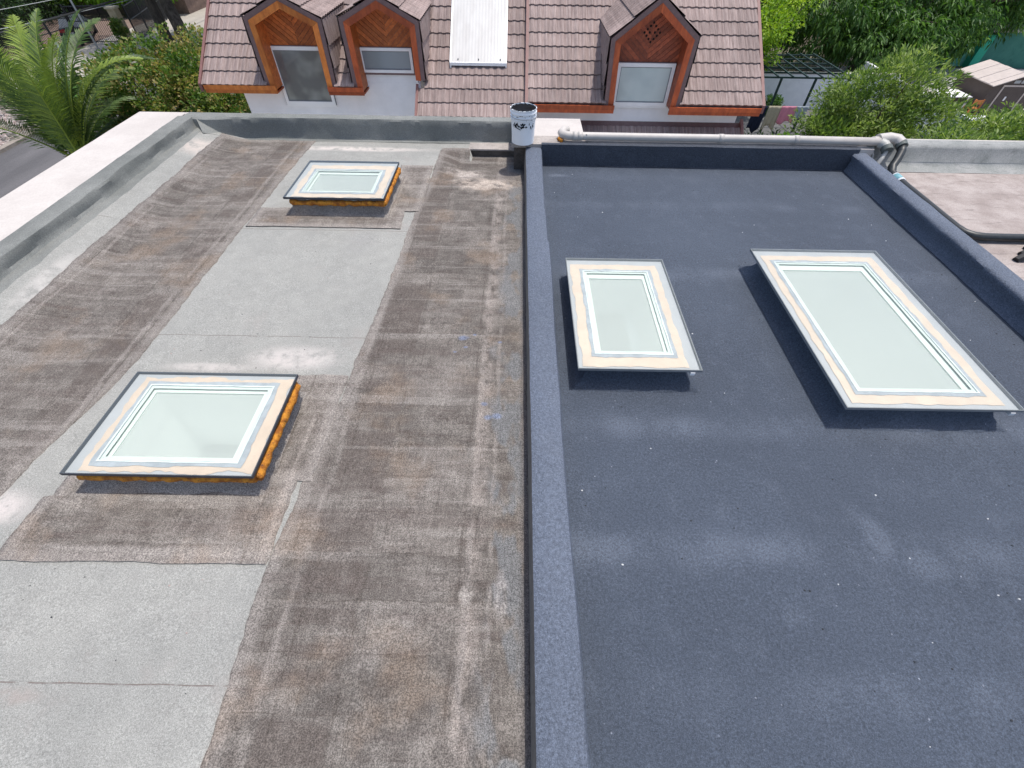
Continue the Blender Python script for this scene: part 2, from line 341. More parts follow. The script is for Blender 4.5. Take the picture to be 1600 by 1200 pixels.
# side upstand: rendered ledge, felt turned over it, drop, long cant
o = grid([0, 1], lin(-4, 6.45, 120), lambda u, y: ((-5.03, -4.40)[u], y, .236+.002*nz(u, y, 3))).build('ledge', CREAM, BLD, True, 'cream rendered ledge along the left edge of the roof')
mb = MB(); mb.box((-5.03, -4, -.13), (-4.98, 6.45, .232)); mb.box((-5.03, 6.42, -.13), (.84, 6.47, .232))
mb.build('ledge_face', CREAM, BLD)
def prof(t, y):
    q = [(-4.445+.018*nz(1, y, 6, 2)+.01*nz(1, y, 22, 2), .2375), (-4.43, .247), (-4.36, .249), (-4.285, .249), (-4.247, .243), (-4.238, .222), (-4.236, .185), (-4.232, .152), (-4.215, .128), (-4.15, .119), (-4.0, .106)]
    x, z = q[t]
    k = 1.0 if 3 <= t <= 8 else .3
    x += k*(.022*nz(t*.05, y, 1.7, 12)+.014*nz(t*.1, y, 4.5, 31)) if t > 0 else 0
    if t >= 9: z = hl(x, y)+(.004 if t == 9 else -.003)
    elif t > 2: z += .006*nz(t*.3, y, 4, 8)
    return (x, y, z)
grid(range(11), lin(-4, 6.30, 420), prof).build('side_upstand', FELTG, BLD, True, 'green-grey felt upstand dressed over the left parapet')
# far upstand of the left roof
def proff(t, x):
    q = [(6.475, .2355), (6.40, .246), (6.345, .249), (6.296, .246), (6.284, .225), (6.278, .17), (6.272, .10), (6.266, .04), (6.255, .008), (6.20, .004)]
    y, z = q[t]; k = 1 if 2 < t < 8 else .2
    fx = max(0, 1-abs(x+4.05)/.35)
    y += k*(.014*nz(x, t*.12, 2.2, 17)+.008*nz(x, t*.2, 7, 4)) - fx*.10*(1 if t > 3 else .3)*(t/9)
    z += .004*nz(x, t, 5, 1)
    if t == 9: z = max(z, hl(max(x, -4.17), y)+.003)
    return (x, y, z)
grid(lin(-4.36, -.06, 290), range(10), lambda x, t: proff(t, x)).build('far_upstand', FELTG, BLD, True, 'green-grey felt upstand along the far edge of the left roof')
mb = MB(); mb.box((-4.40, 6.40, .10), (.84, 6.47, .2345)); mb.box((-5.03, 6.30, .1), (-4.40, 6.47, .2345)); mb.build('coping', CREAM, BLD)
# folded corner of felt
mb = MB(); mb.add([(-4.27, 6.33, .252), (-4.19, 6.28, .24), (-4.06, 6.08, .13), (-3.86, 6.22, .035), (-4.02, 6.30, .16), (-4.2, 6.32, .225)], [(0, 1, 5), (1, 2, 4), (1, 4, 5), (2, 3, 4)])
mb.build('felt_fold', FELTG, BLD, True)
# cement block in the far right corner of the left roof
RECESS_SHADE = conc('shade_dark_cement', (.075, .065, .058), (.13, .115, .105), 9)  # shade of the drain recess put into the cement colour
mb = MB(); mb.box((-.62, 6.02, -.012), (.10, 6.275, .006)); mb.build('drain_ledge', GREYC, BLD, False, 'low cement ledge over the sunken drain corner')
mb = MB(); mb.box((-.62, 6.035, -.16), (.10, 6.27, -.012)); mb.build('drain_face', RECESS_SHADE, BLD)
mb = MB(); mb.box((-.06, 5.59, .20), (.11, 6.39, .2385)); mb.build('corner_slab', GREYC, BLD, False, 'grey cement slab at the far end of the dividing kerb')
mb = MB(); mb.box((-.03, 5.66, -.14), (.11, 6.36, .20)); mb.build('corner_block', RECESS_SHADE, BLD)
mb = MB(); mb.box((.11, 5.86, -.12), (.84, 6.40, .2335)); mb.build('corner_slab', CREAM, BLD)
mb = MB(); mb.box((.11, 5.60, .0), (.86, 5.86, .2385)); mb.build('corner_bedding', GREYC, BLD)

# brown coated strips and patches laid over the felt
def sheet(name, mat, y0, y1, xl, xr, lift, label, ny=300, nx=22, seed=1):
    def fn(u, y):
        a = xl(y)+.018*nz(0, y, 3, seed)+.010*nz(0, y, 14, seed)+.005*nz(0, y, 45, seed); b = xr(y)+.018*nz(9, y, 3, seed)+.010*nz(9, y, 14, seed)+.005*nz(9, y, 45, seed)
        t = min(max(u, 0), 1); x = a+(b-a)*t
        e = .3 if 0 <= u <= 1 else 0
        z = hl(x, yy(y, x))+(lift if 0 <= u <= 1 else -.004)+.0012*nz(x, y, 8, seed+4)
        return (x+(u-t)*.02, yy(y, x), z)
    def yy(y, x):
        d = min(y-y0, y1-y); k = max(0, 1-d/.12)
        return y+k*(.010*nz(x, 3, 5, seed)+.006*nz(x, 3, 22, seed))
    us = [-.1]+lin(0, 1, nx)+[1.1]; vs_ = lin(y0, y1, ny)
    ob = grid(us, vs_, fn).build(name, mat, BLD, True, label)
    at = ob.data.attributes.new('edge', 'FLOAT', 'POINT'); at.data.foreach_set('value', [min(max(0, min(u, 1-u))*(xr(y)-xl(y)), abs(y1-y), abs(y-y0)) for u in us for y in vs_])
    return ob
sheet('coated_strip', BROWN, -4, 6.22, lambda y: -3.90, lambda y: -2.95+.20*min(1, max(0, (y-.9)/1.3))+.06*min(1, max(0, (y-4)/2)), .0060, 'dark brown coated strip along the left side', 420, 26, 2)
def rx(y):
    K = [(-4, -1.20), (0, -1.22), (.35, -1.25), (.8, -1.25), (1.2, -1.22), (2.07, -1.16), (3, -1.10), (4.1, -1.07), (6, -.97), (7, -.95)]
    for (a, xa), (b, xb) in zip(K, K[1:]):
        if a <= y <= b: return xa+(xb-xa)*(y-a)/(b-a)
sheet('coated_strip', BROWNR, -4, 6.05, rx, lambda y: .108, .0062, 'wide worn brown strip beside the dividing kerb', 620, 120, 6)
sheet('coated_patch', BROWNP, .74, 1.26, lambda y: -2.68+(.05 if y > 1.1 else 0), lambda y: -1.27, .0095, 'brown patch in front of the near skylight', 60, 40, 11)
sheet('coated_patch', BROWNP, 1.22, 2.05, lambda y: -1.56, lambda y: -1.17, .0105, 'brown patch along the right side of the near skylight', 60, 14, 13)
sheet('coated_patch', BROWNP, 4.04, 4.42, lambda y: -2.72, lambda y: -1.17, .0095, 'brown patch in front of the far skylight', 50, 40, 15)
sheet('coated_patch', BROWNP, 4.38, 5.5, lambda y: -1.42, lambda y: -1.02, .0100, 'brown patch along the right side of the far skylight', 60, 14, 17)

# crisp arrises on the folded felt
for o_ in BLD.children:
    if 'upstand' in o_.name: fold(o_, 34)
# dividing kerb
def kerb_p(t, y):
    q = [(.101, -.01), (.106, .09), (.110, .165), (.114, .194), (.135, .203), (.21, .205), (.262, .202), (.292, .200), (.303, .180), (.306, .08), (.312, .004), (.325, .001)]
    x, z = q[t]; k = .3 if t in (0, 11) else 1
    s_ = 1 if t > 5 else .6
    x += k*s_*(.009*nz(t*.04, y, 1.3, 3 if t > 5 else 8)+.006*nz(t*.05, y, 4, 9 if t > 5 else 2)) + (.010 if (t > 5 and t < 10 and y < 3.55) else 0) * 1
    z += .004*nz(x, y, 6, 4) if 0 < t < 10 else 0
    return (x, y, z+(hb(x, y) if t >= 10 else 0))
def hb(x, y):
    r_ = sum(a*math.exp(-((y-c)/.05)**2) for c, a in ((.9, .005), (1.7, .006), (3.38, .005), (4.62, .004)))
    return .005*nz(x, y, .9, 21)+.0022*nz(x, y, 4, 23)+.0010*nz(x, y, 14, 29)+r_*(.5+.5*nz(x, y, 2, 6))
grid(range(4), lin(-4, 5.60, 330), kerb_p).build('kerb_side', conc('kerb_side_stain', (.15, .135, .122), (.21, .19, .17), 8), BLD, True, 'uncoated stained left side of the dividing kerb')
grid(range(3, 12), lin(-4, 5.60, 330), kerb_p).build('dividing_kerb', BLUET, BLD, True, 'dusty blue-grey kerb between the two roofs')
# blue-grey deck
grid(lin(.30, 4.16, 140), lin(-4, 5.585, 330), lambda x, y: (x, y, hb(x, y))).build('roof_deck', BLUE, BLD, True, 'blue-grey coated deck of the right roof')
def farp(t, x):
    q = [(5.630, .246), (5.615, .252), (5.590, .252), (5.573, .244), (5.566, .12), (5.564, .01), (5.55, .003)]
    y, z = q[t]; y += .006*nz(x, t*.2, 3, 5) if 1 < t < 6 else 0; z += .005*nz(x, t, 3, 8)
    return (x, y, z+(hb(x, y)+.002 if t == 6 else 0))
grid(lin(.30, 4.12, 150), range(7), lambda x, t: farp(t, x)).build('far_upstand', BLUED, BLD, True, 'dark blue-grey far upstand of the right roof')
mb = MB(); mb.box((.86, 5.60, .0), (4.12, 5.70, .2455)); mb.build('coping_bedding', GREYC, BLD)
def rp(t, y):
    q = [(4.045, .003), (4.068, .04), (4.074, .115), (4.060, .15), (4.055, .182), (4.072, .200), (4.15, .204), (4.22, .201), (4.24, .185), (4.248, .09), (4.27, .02)]
    x, z = q[t]; x += (.009*nz(t*.06, y, 1.6, 6)+.006*nz(t*.1, y, 5, 7))*(.3 if t == 0 else 1); z += .004*nz(x, y, 6, 2) if t else hb(x, y)
    return (x, y, z)
grid(range(11), lin(-4, 5.64, 300), rp).build('side_kerb', BLUET, BLD, True, 'blue-grey kerb along the right side of the coated roof')
# neighbouring pinkish roof to the right
grid(lin(4.2, 8.5, 40), lin(-4, 5.60, 90), lambda x, y: (x, y, .02+.006*nz(x, y, 1, 4))).build('roof_deck', PINKC, BLD, True, 'pinkish screed deck of the roof beyond the right kerb')
def fp3(t, x):
    q = [(5.84, .27), (5.76, .272), (5.70, .262), (5.675, .23), (5.665, .08), (5.60, .045), (5.50, .024)]
    y, z = q[t]; return (x, y+.005*nz(x, t, 3, 3), z+.004*nz(x, t, 4, 5))
grid(lin(4.25, 8.5, 90), range(7), lambda x, t: fp3(t, x)).build('far_upstand', GREYF, BLD, True, 'grey far upstand of the pinkish roof')
mb = MB(); mb.box((.84, 5.70, -.12), (8.5, 5.86, .246)); mb.box((4.10, 5.60, .0), (4.30, 5.70, .24)); mb.box((4.25, 5.84, .246), (8.5, 5.87, .268)); mb.build('coping', CREAM, BLD)
for y in (4.05, 4.75):
    mb = MB(); mb.box((-5.10, y, .12), (-5.03, y+.23, .19)); mb.build('ledge_block', CREAM, BLD)
# small dark lump at the right edge
mb = MB()
for i in range(3): mb.tube([(4.72+.12*i, 3.62+.1*i, .03), (4.86+.12*i, 3.66+.08*i, .09), (5.05+.1*i, 3.66+.1*i, .04)], [.03, .05, .03], 6)
tag(mb.build('rubber_scrap', plain('black_rubber', (.02, .02, .022), .6)), 'black crumpled rubber scrap lying on the pinkish roof at the right edge', 'scrap')
DEB = [plain('chip_pale', (.6, .6, .6)), plain('chip_dark', (.03, .033, .04)), plain('chip_blue', (.13, .15, .19))]
tag(scatter('roof_chips', 320, (.4, 4.0, 0.0, 5.5), .003, .009, [DEB[1], DEB[2], DEB[1], DEB[2], DEB[1], DEB[2], DEB[1], DEB[2], DEB[1], DEB[0]], 0, .5, hb), 'tiny dark and pale chips strewn over the blue-grey roof', 'debris')
tag(scatter('felt_crumbs', 120, (-2.7, -1.2, 0.0, 5.8), .003, .007, [DEB[1], DEB[1], ST[1]], 0, .5, lambda x, y: hl(x, y)), 'tiny dark crumbs strewn over the pale felt strip', 'debris')

for o_ in BLD.children:
    if 'upstand' in o_.name: fold(o_, 34 if 'pinkish' not in o_.get('label', '') else 70)
    elif 'kerb' in o_.name: fold(o_, 55)
# ------------------------------------------------------------------ skylights
def glass(name, tint, milk, milkc=(.7, .85, .8)):
    m = Mt(name); m.N.remove(m.b); N = m.n
    tr = N('ShaderNodeBsdfTransparent'); tr.inputs[0].default_value = (*tint, 1)
    df = N('ShaderNodeBsdfDiffuse'); df.inputs[0].default_value = (*milkc, 1)
    gl = N('ShaderNodeBsdfGlossy'); gl.inputs['Roughness'].default_value = .03
    fr = N('ShaderNodeFresnel'); fr.inputs[0].default_value = 1.5
    a = N('ShaderNodeMixShader'); a.inputs[0].default_value = milk; m.L.new(tr.outputs[0], a.inputs[1]); m.L.new(df.outputs[0], a.inputs[2])
    b = N('ShaderNodeMixShader'); m.L.new(fr.outputs[0], b.inputs[0]); m.L.new(a.outputs[0], b.inputs[1]); m.L.new(gl.outputs[0], b.inputs[2])
    m.L.new(b.outputs[0], m.out.inputs[0]); return m.m
PANE = glass('skylight_glass', (.955, .975, .965), .06, (.75, .85, .83)); INNER = glass('inner_glazing', (.95, .985, .97), .44, (.90, .97, .95))
EDGE = plain('spacer_black', (.05, .055, .07), .5); EDGEG = plain('spacer_grey', (.22, .23, .24), .5)
PUTTY = plain('beige_putty', (.62, .51, .42), .8, .2, .08, 8); PUTTYP = plain('pale_putty', (.64, .54, .455), .8, .2, .07, 8)
SEAL = plain('grey_sealant', (.36, .40, .45), .7, .3, .15, 14); BEAD = plain('white_bead', (.66, .73, .74), .6, .3, .08, 30)
RIMG = plain('grey_glass_border', (.44, .46, .49), .6, .3, .06, 5); SHAFT = plain('shaft_white', (.93, .95, .94), .8, .2, .03, 2); MINT = plain('mint_border', (.60, .68, .65), .6, .3, .05, 6); LIP = plain('curb_lip_white', (.66, .74, .70), .6, .3, .04, 5)
PVCW0 = plain('setting_block_white', (.8, .8, .8)); ROOMG = plain('room_grey', (.09, .095, .105), .8)
def foam_mat():
    m = Mt('orange_foam', .75, .3); p = m.obj()
    c = m.mix(m.ramp(m.noise(p, 22, 4, .7), .35, .65), (.62, .26, .03), (.30, .10, .015)); c = m.mix(m.ramp(m.noise(p, 60, 3, .6), .6, .72), c, (.06, .04, .03))
    m.col(c); m.bump(m.noise(p, 45, 4, .7), .9, .015); return m.m
FOAM = foam_mat()
def wavy_ring(mb, o, i, z, wo_, wi, seed, h=.0):
    """ring between rectangles o and i = (x0,x1,y0,y1) with wavy edges"""
    n = 34
    def loop(rc, amp, sd):
        x0, x1, y0, y1 = rc; out = []
        for (ax, ay, bx, by) in ((x0, y0, x1, y0), (x1, y0, x1, y1), (x1, y1, x0, y1), (x0, y1, x0, y0)):
            L = math.hypot(bx-ax, by-ay); nx_, ny_ = (by-ay)/L, -(bx-ax)/L
            for k in range(n):
                t = k/n; edge = min(1, min(t, 1-t)*14); d = amp*edge*(mnoise.noise(Vector((ax*3+(bx-ax)*t*7+sd, ay*3+(by-ay)*t*7, sd)))+.6*mnoise.noise(Vector((ax+(bx-ax)*t*24, sd+ay+(by-ay)*t*24, sd))))
                out.append((ax+(bx-ax)*t+nx_*d, ay+(by-ay)*t+ny_*d, z))
        return out
    A = loop(o, wo_, seed); B = loop(i, wi, seed+5); m_ = len(A)
    mb.add(A+B, [(k, (k+1) % m_, m_+(k+1) % m_, m_+k) for k in range(m_)])
    return mb
def skylight(gl, pt, pin, op, depth, label, dark, base=None, bottom=ROOMG, foam=True, zt=.2, seed=1.0, rimmat=RIMG, putty=PUTTY, mat_=None):
    x0, x1, y0, y1 = gl
    root = empty('skylight', ((x0+x1)/2, (y0+y1)/2, 0), label, 'skylight', 'skylights set in the two roofs')
    c0, c1, e0, e1 = (x0+.055, x1-.045, y0+.040, y1-.05) if foam else (x0+.080, x1-.075, y0+.075, y1-.08)
    # kerb frame with a flared foot, four walls with the opening left free
    mb = MB(); n = 40
    def kl(z, off, amp):
        out = []
        rc = (c0-off, c1+off, e0-off, e1+off)
        for (ax, ay, bx, by) in ((rc[0], rc[2], rc[1], rc[2]), (rc[1], rc[2], rc[1], rc[3]), (rc[1], rc[3], rc[0], rc[3]), (rc[0], rc[3], rc[0], rc[2])):
            L = math.hypot(bx-ax, by-ay); ux, uy = (by-ay)/L, -(bx-ax)/L
            for k in range(n):
                t = k/n; d = amp*min(1, min(t, 1-t)*8)*mnoise.noise(Vector((ax+(bx-ax)*t*6, ay+(by-ay)*t*6, z*9+seed)))
                out.append((ax+(bx-ax)*t+ux*d, ay+(by-ay)*t+uy*d, z))
        return out
    # the lowest ring bites into the deck
    lv = [(-.012, .075 if not foam else .085, .02), (.012, .05, .016), (.035, .022, .012), (.08, .008, .008), (zt-.045, 0, .004), (zt-.028, 0, 0)]
    if not foam: lv = [(-.012, .115, .02), (.010, .095, .016), (.030, .060, .012), (.062, .025, .008), (.10, .006, .006), (zt-.028, 0, 0)]
    rings = [kl(*q) for q in lv]; m_ = len(rings[0]); mb.add([v for r_ in rings for v in r_], [(j*m_+k, j*m_+(k+1) % m_, (j+1)*m_+(k+1) % m_, (j+1)*m_+k) for j in range(len(lv)-1) for k in range(m_)])
    fold(mb.build('curb', BROWNP if foam else BLUE, root, True), 50)
    mb = MB(); a0, a1, b0, b1 = op
    z1 = zt-.03
    for q in ((c0, c1, e0, b0), (c0, c1, b1, e1)): mb.box((q[0], q[2], z1-.02), (q[1], q[3], z1))
    for q in ((c0, a0, b0, b1), (a1, c1, b0, b1)): mb.box((q[0], q[2], z1-.02), (q[1], q[3], z1))
    mb.build('curb_top', LIP, root)
    if foam:
        fm = MB(); pts = []; rs = []
        f0, f1, g0, g1 = c0, x1-.008, y0+.026, c1 and e1
        for (ax, ay, bx, by) in ((f0, g0, f1, g0), (f1, g0, f1, g1), (f1, g1, f0, g1), (f0, g1, f0, g0)):
            k = int(math.hypot(bx-ax, by-ay)/.012)
            pts = [(ax+(bx-ax)*i/k+.003*rnd.uniform(-1, 1), ay+(by-ay)*i/k+.003*rnd.uniform(-1, 1), zt-.066+.010*mnoise.noise(Vector((ax*5+(bx-ax)*i/k*18, ay*5+(by-ay)*i/k*18, seed)))) for i in range(k+1)]
            rs = [.027+.011*mnoise.noise(Vector((ax+(bx-ax)*i/k*14, seed, ay+(by-ay)*i/k*14))) for i in range(k+1)]
            fm.tube(pts, rs, 8)
        fm.build('foam_bead', FOAM, root, True)
    # glazing
    t_ = .022
    mb = MB()
    for (p0, p1) in (((x0, y0), (x1, y0+.006)), ((x0, y1-.006), (x1, y1)), ((x0, y0+.006), (x0+.006, y1-.006)), ((x1-.006, y0+.006), (x1, y1-.006))):
        mb.box((*p0, zt-t_), (*p1, zt-.0015))
    mb.build('edge_seal', dark, root)
    z = zt-t_+.001
    wavy_ring(MB(), (x0+.006, x1-.006, y0+.006, y1-.006), (pt[0]+.03, pt[1]-.03, pt[2]+.03, pt[3]-.03), z, 0, 0, seed).build('glass_border', rimmat, root)
    wavy_ring(MB(), pt, (pin[0]+.01, pin[1]-.01, pin[2]+.01, pin[3]-.01), z+.003, .026 if foam else .015, .0, seed+1).build('putty_band', putty, root)
    s_ = .026
    wavy_ring(MB(), pin, (pin[0]+s_+.012, pin[1]-s_-.012, pin[2]+s_+.012, pin[3]-s_-.012), z+.0055, .014, .0, seed+2).build('sealant_band', SEAL, root)
    wavy_ring(MB(), (pin[0]+s_, pin[1]-s_, pin[2]+s_, pin[3]-s_), (pin[0]+s_+.011, pin[1]-s_-.011, pin[2]+s_+.011, pin[3]-s_-.011), z+.008, .004, .006, seed+3).build('white_bead', BEAD, root)
    q = (pin[0]+s_+.011, pin[1]-s_-.011, pin[2]+s_+.011, pin[3]-s_-.011)
    wavy_ring(MB(), (q[0]-.006, q[1]+.006, q[2]-.006, q[3]+.006), (q[0]+.022, q[1]-.022, q[2]+.022, q[3]-.022), z+.0035, 0, .002, seed+4).build('inner_border', MINT, root)
    mb = MB(); mb.add([(x0+.001, y0+.001, zt), (x1-.001, y0+.001, zt), (x1-.001, y1-.001, zt), (x0+.001, y1-.001, zt)], [(0, 1, 2, 3)]); mb.build('glass_pane', PANE, root)
    mb = MB(); mb.add([(a0, b0, z1-.008), (a1, b0, z1-.008), (a1, b1, z1-.008), (a0, b1, z1-.008)], [(0, 1, 2, 3)]); mb.build('inner_pane', INNER, root)
    if not foam:
        mb = MB(); mb.box((x1-.075, y0-.006, zt-.045), (x1-.045, y0+.03, zt-.023)); mb.build('setting_block', PVCW0, root)
    # light shaft: lip and four plastered walls
    mb = MB(); zb = zt-.05-depth; w_ = .03
    zz = z1-.021
    for (p, q_) in (((a0-w_, b0-w_), (a0, b1+w_)), ((a1, b0-w_), (a1+w_, b1+w_)), ((a0, b0-w_), (a1, b0)), ((a0, b1), (a1, b1+w_))): mb.box((*p, zb), (*q_, zz))
    mb.build('light_shaft', SHAFT, root)
    mb = MB(); mb.box((a0-.02, b0-.02, zb-.04), (a1+.02, b1+.02, zb)); mb.build('shaft_bottom', SHAFT, root)
    if mat_:
        mb = MB(); mb.box((mat_[0], mat_[2], zb), (mat_[1], mat_[3], zb+.012)); mb.build('grey_panel', ROOMG, root)
    return root
# holes are not needed in the deck sheets below: the shafts pass through openings cut next
def cut(objs, rects):
    import bmesh
    for ob in objs:
        off = ob.parent.location
        bm = bmesh.new(); bm.from_mesh(ob.data)
        kill = [f for f in bm.faces if any(r_[0]-.01 < f.calc_center_median().x+off.x < r_[1]+.01 and r_[2]-.01 < f.calc_center_median().y+off.y < r_[3]+.01 for r_ in rects)]
        bmesh.ops.delete(bm, geom=kill, context='FACES'); bm.to_mesh(ob.data); bm.free()
OPEN = [(-2.275, -1.585, 1.27, 1.74), (-2.165, -1.49, 4.435, 4.86), (.62, 1.062, 2.16, 3.03), (2.29, 2.965, 1.875, 3.195)]
cut([o for o in BLD.children if o.name.startswith(('roof_deck', 'coated'))], OPEN)
# the body of the building gets the same openings: rebuild its top as a lattice
mbw = [o for o in BLD.children if o.name == 'wall'][0]
me = mbw.data; bpy.data.objects.remove(mbw)
mb = MB(); mb.box((-4.98, -5, G), (8.5, -4.6, -.12)); mb.box((-4.98, 5.44, G), (8.5, 5.84, -.12)); mb.box((-4.98, -4.6, G), (-4.6, 5.44, -.12)); mb.box((8.1, -4.6, G), (8.5, 5.44, -.12)); mb.box((-4.98, 5.84, G), (.84, 6.42, -.12))
mb.build('wall', WHITEW, BLD)
mb = MB(); mb.box((-4.6, -4.6, G), (8.1, 5.44, -2.4)); mb.build('ceiling_slab', WHITEW, BLD)

skylight((-2.465, -1.412, 1.14, 1.89), (-2.395, -1.425, 1.165, 1.86), (-2.355, -1.505, 1.20, 1.822), OPEN[0], .60, 'near left skylight with black edge and orange foam, a grey corner showing through its glass', EDGE, seed=1.3, mat_=(-2.275, -1.85, 1.50, 1.74))
skylight((-2.355, -1.335, 4.27, 5.14), (-2.30, -1.37, 4.315, 5.06), (-2.245, -1.45, 4.39, 4.965), OPEN[1], 1.2, 'far left skylight with orange foam under its glass, below the wooden dormers', EDGE, bottom=SHAFT, seed=4.1, putty=PUTTYP)
skylight((.44, 1.275, 1.985, 3.28), (.475, 1.20, 2.02, 3.21), (.545, 1.145, 2.112, 3.142), OPEN[2], .38, 'narrow skylight next to the dividing kerb on the blue-grey roof', EDGEG, foam=False, seed=7.7, mat_=(.620, .985, 2.3, 3.03), putty=PUTTYP)
skylight((2.10, 3.215, 1.69, 3.47), (2.165, 3.14, 1.74, 3.39), (2.22, 3.069, 1.81, 3.32), OPEN[3], 1.7, 'largest skylight, long pale glass at the right of the blue-grey roof', EDGEG, foam=False, bottom=SHAFT, seed=9.2, putty=PUTTYP)

# ------------------------------------------------------------------ bucket on the kerb end
BK = empty('paint_bucket', (.075, 5.66, .239), 'white plastic bucket of black coating, smeared and standing at the end of the kerb', 'bucket')
BW = plain('bucket_white', (.86, .88, .90), .4, .5, .04, 6); BLK = plain('black_coating', (.006, .007, .009), .8, .1, .3, 20)
mb = MB(); mb.lathe([(0, .004), (.120, .0), (.131, .006), (.140, .22), (.142, .262), (.150, .264), (.150, .270), (.143, .272), (.144, .290), (.153, .292), (.153, .299), (.145, .301), (.146, .325), (.155, .327), (.155, .338), (.148, .340), (.149, .362), (.1535, .364), (.1535, .372), (.144, .372), (.143, .33)], BK.location, 48)
fold(mb.build('bucket_body', BW, BK, True), 40)
mb = MB(); n = 40
rim = [(.1445*math.cos(k*6.2832/n), .1445*math.sin(k*6.2832/n), .364+.006*math.sin(k*3.7)) for k in range(n)]
in_ = [(.09*math.cos(k*6.2832/n), .09*math.sin(k*6.2832/n), .358+.010*rnd.uniform(-1, 1)) for k in range(n)]
L_ = Vector(BK.location); mb.add([Vector(v)+L_ for v in rim+in_]+[L_+Vector((0, 0, .362))], [(k, (k+1) % n, n+(k+1) % n, n+k) for k in range(n)]+[(n+k, n+(k+1) % n, 2*n) for k in range(n)])
mb.build('black_coating', BLK, BK, True)
mb = MB()
def dab(a, z, w_, h_, sk=0):                      # a smear hugging the bucket wall
    r_ = .1437 + .004*max(0, (z-.2))/.1
    pts = []
    k = 9
    for i in range(k):
        t = i/k*6.283; rr = rnd.uniform(.6, 1.15); da = (w_*rr*math.cos(t)+sk*math.sin(t)*h_)/r_; pts.append((a+da, z+h_*rr*math.sin(t)))
    V = [(L_.x+r_*math.cos(p[0]), L_.y+r_*math.sin(p[0]), L_.z+p[1]) for p in pts]
    mb.add(V+[(L_.x+(r_+.001)*math.cos(a), L_.y+(r_+.001)*math.sin(a), L_.z+z)], [(i, (i+1) % k, k) for i in range(k)])
for k in range(26):
    a = R(-90)+rnd.uniform(-1.0, 1.05); dab(a, .235+rnd.uniform(-.03, .012)-.012*abs(math.sin(a*5)), rnd.uniform(.004, .013), rnd.uniform(.006, .022), rnd.uniform(-.5, .5))
for k in range(5): dab(R(-118)+k*.06, .192+.003*k*-1, .012, .004)
mb.build('paint_smear', BLK, BK, label='black smears under the rings')
mb = MB()
for k in range(22):
    a = R(-90)+rnd.uniform(-1.4, 1.4); z = rnd.choice([.277, .310, .322]); r_ = .156; wA = rnd.uniform(.02, .10); h_ = rnd.uniform(.002, .005)
    V = [];
    for i in range(6): V += [(L_.x+r_*math.cos(a+wA*i/5), L_.y+r_*math.sin(a+wA*i/5), L_.z+z-h_*(1-abs(i-2.5)/4)), (L_.x+r_*math.cos(a+wA*i/5), L_.y+r_*math.sin(a+wA*i/5), L_.z+z+h_)]
    mb.add(V, [(2*i, 2*i+2, 2*i+3, 2*i+1) for i in range(5)])
for k in range(70):                              # ragged paint over the lip
    a = rnd.uniform(0, 6.283); w2 = rnd.uniform(.02, .08); r_ = .1545
    mb.add([(L_.x+r_*math.cos(a), L_.y+r_*math.sin(a), L_.z+.3735), (L_.x+r_*math.cos(a+w2), L_.y+r_*math.sin(a+w2), L_.z+.3735), (L_.x+.1435*math.cos(a+w2), L_.y+.1435*math.sin(a+w2), L_.z+.374), (L_.x+.1435*math.cos(a), L_.y+.1435*math.sin(a), L_.z+.374)], [(0, 1, 2, 3)])
mb.build('paint_drip', BLK, BK)
mb = MB(); mb.tube([L_+Vector((.158*math.cos(t), .158*math.sin(t), .300-.015*math.sin((t-R(200))))) for t in [R(200+i*14) for i in range(11)]], .0025, 6)
mb.build('handle', plain('handle_wire', (.35, .36, .38), .4), BK, True)

# ------------------------------------------------------------------ pipes
PVC = plain('white_pvc', (.50, .465, .43), .5, .4, .08, 7); PVCG = plain('grey_pvc', (.42, .41, .38), .5, .4, .12, 20); HOSE = plain('black_hose', (.022, .026, .028), .45, .5, .3, 40)
PR = .044
WP = empty('drain_pipe', (.6, 5.66, .30), 'off-white plastic pipe lying along the far upstand of the blue-grey roof', 'pipe')
ZP = .305
mb = MB(); mb.tube([(.63, 5.88, ZP+.0), (.58, 5.85, ZP+.005), (.545, 5.78, ZP), (.56, 5.715, ZP), (.62, 5.69, ZP), (.75, 5.685, ZP), (1.5, 5.68, ZP), (3.4, 5.68, ZP), (4.34, 5.66, ZP)], [.040, .045, .048, .049, .047]+[PR]*4, 18)
mb.build('pipe_body', PVC, WP, True)
mb = MB()
for x in (.70, .76, 2.45, 3.35, 4.30):
    mb.tube([(x-.03, 5.683, ZP), (x+.03, 5.683, ZP)], PR+.0045, 18)
mb.build('pipe_coupling', PVC, WP, True)
mb = MB(); a = R(200)
mb.tube([(.83+.02*math.cos(t), 5.683-math.cos(t*.5)*(PR+.001), ZP+.03*math.sin(t)) for t in [R(60+i*26) for i in range(9)]], .004, 5); mb.build('pipe_mark', HOSE, WP)
mb = MB(); mb.tube([(.55, 5.74, .262), (.52, 5.70, .262), (.55, 5.66, .256)], [.02, .03, .018], 7); mb.build('foam_dab', FOAM, WP, True)
EL_ = empty('pipe_elbow', (4.42, 5.62, .27), 'pair of grey plastic elbows at the right end of the off-white pipe', 'pipe fitting')
mb = MB(); mb.tube([(4.34, 5.70, ZP+.01), (4.48, 5.72, ZP+.02), (4.56, 5.68, ZP+.02), (4.58, 5.60, ZP+.005)], [.060, .062, .060, .054], 16); fold(mb.build('elbow', PVC, EL_), 50)
mb = MB(); mb.tube([(4.36, 5.66, ZP-.01), (4.40, 5.62, ZP-.02), (4.41, 5.56, ZP-.04)], [.055, .055, .050], 16); fold(mb.build('elbow', PVCG, EL_), 50)
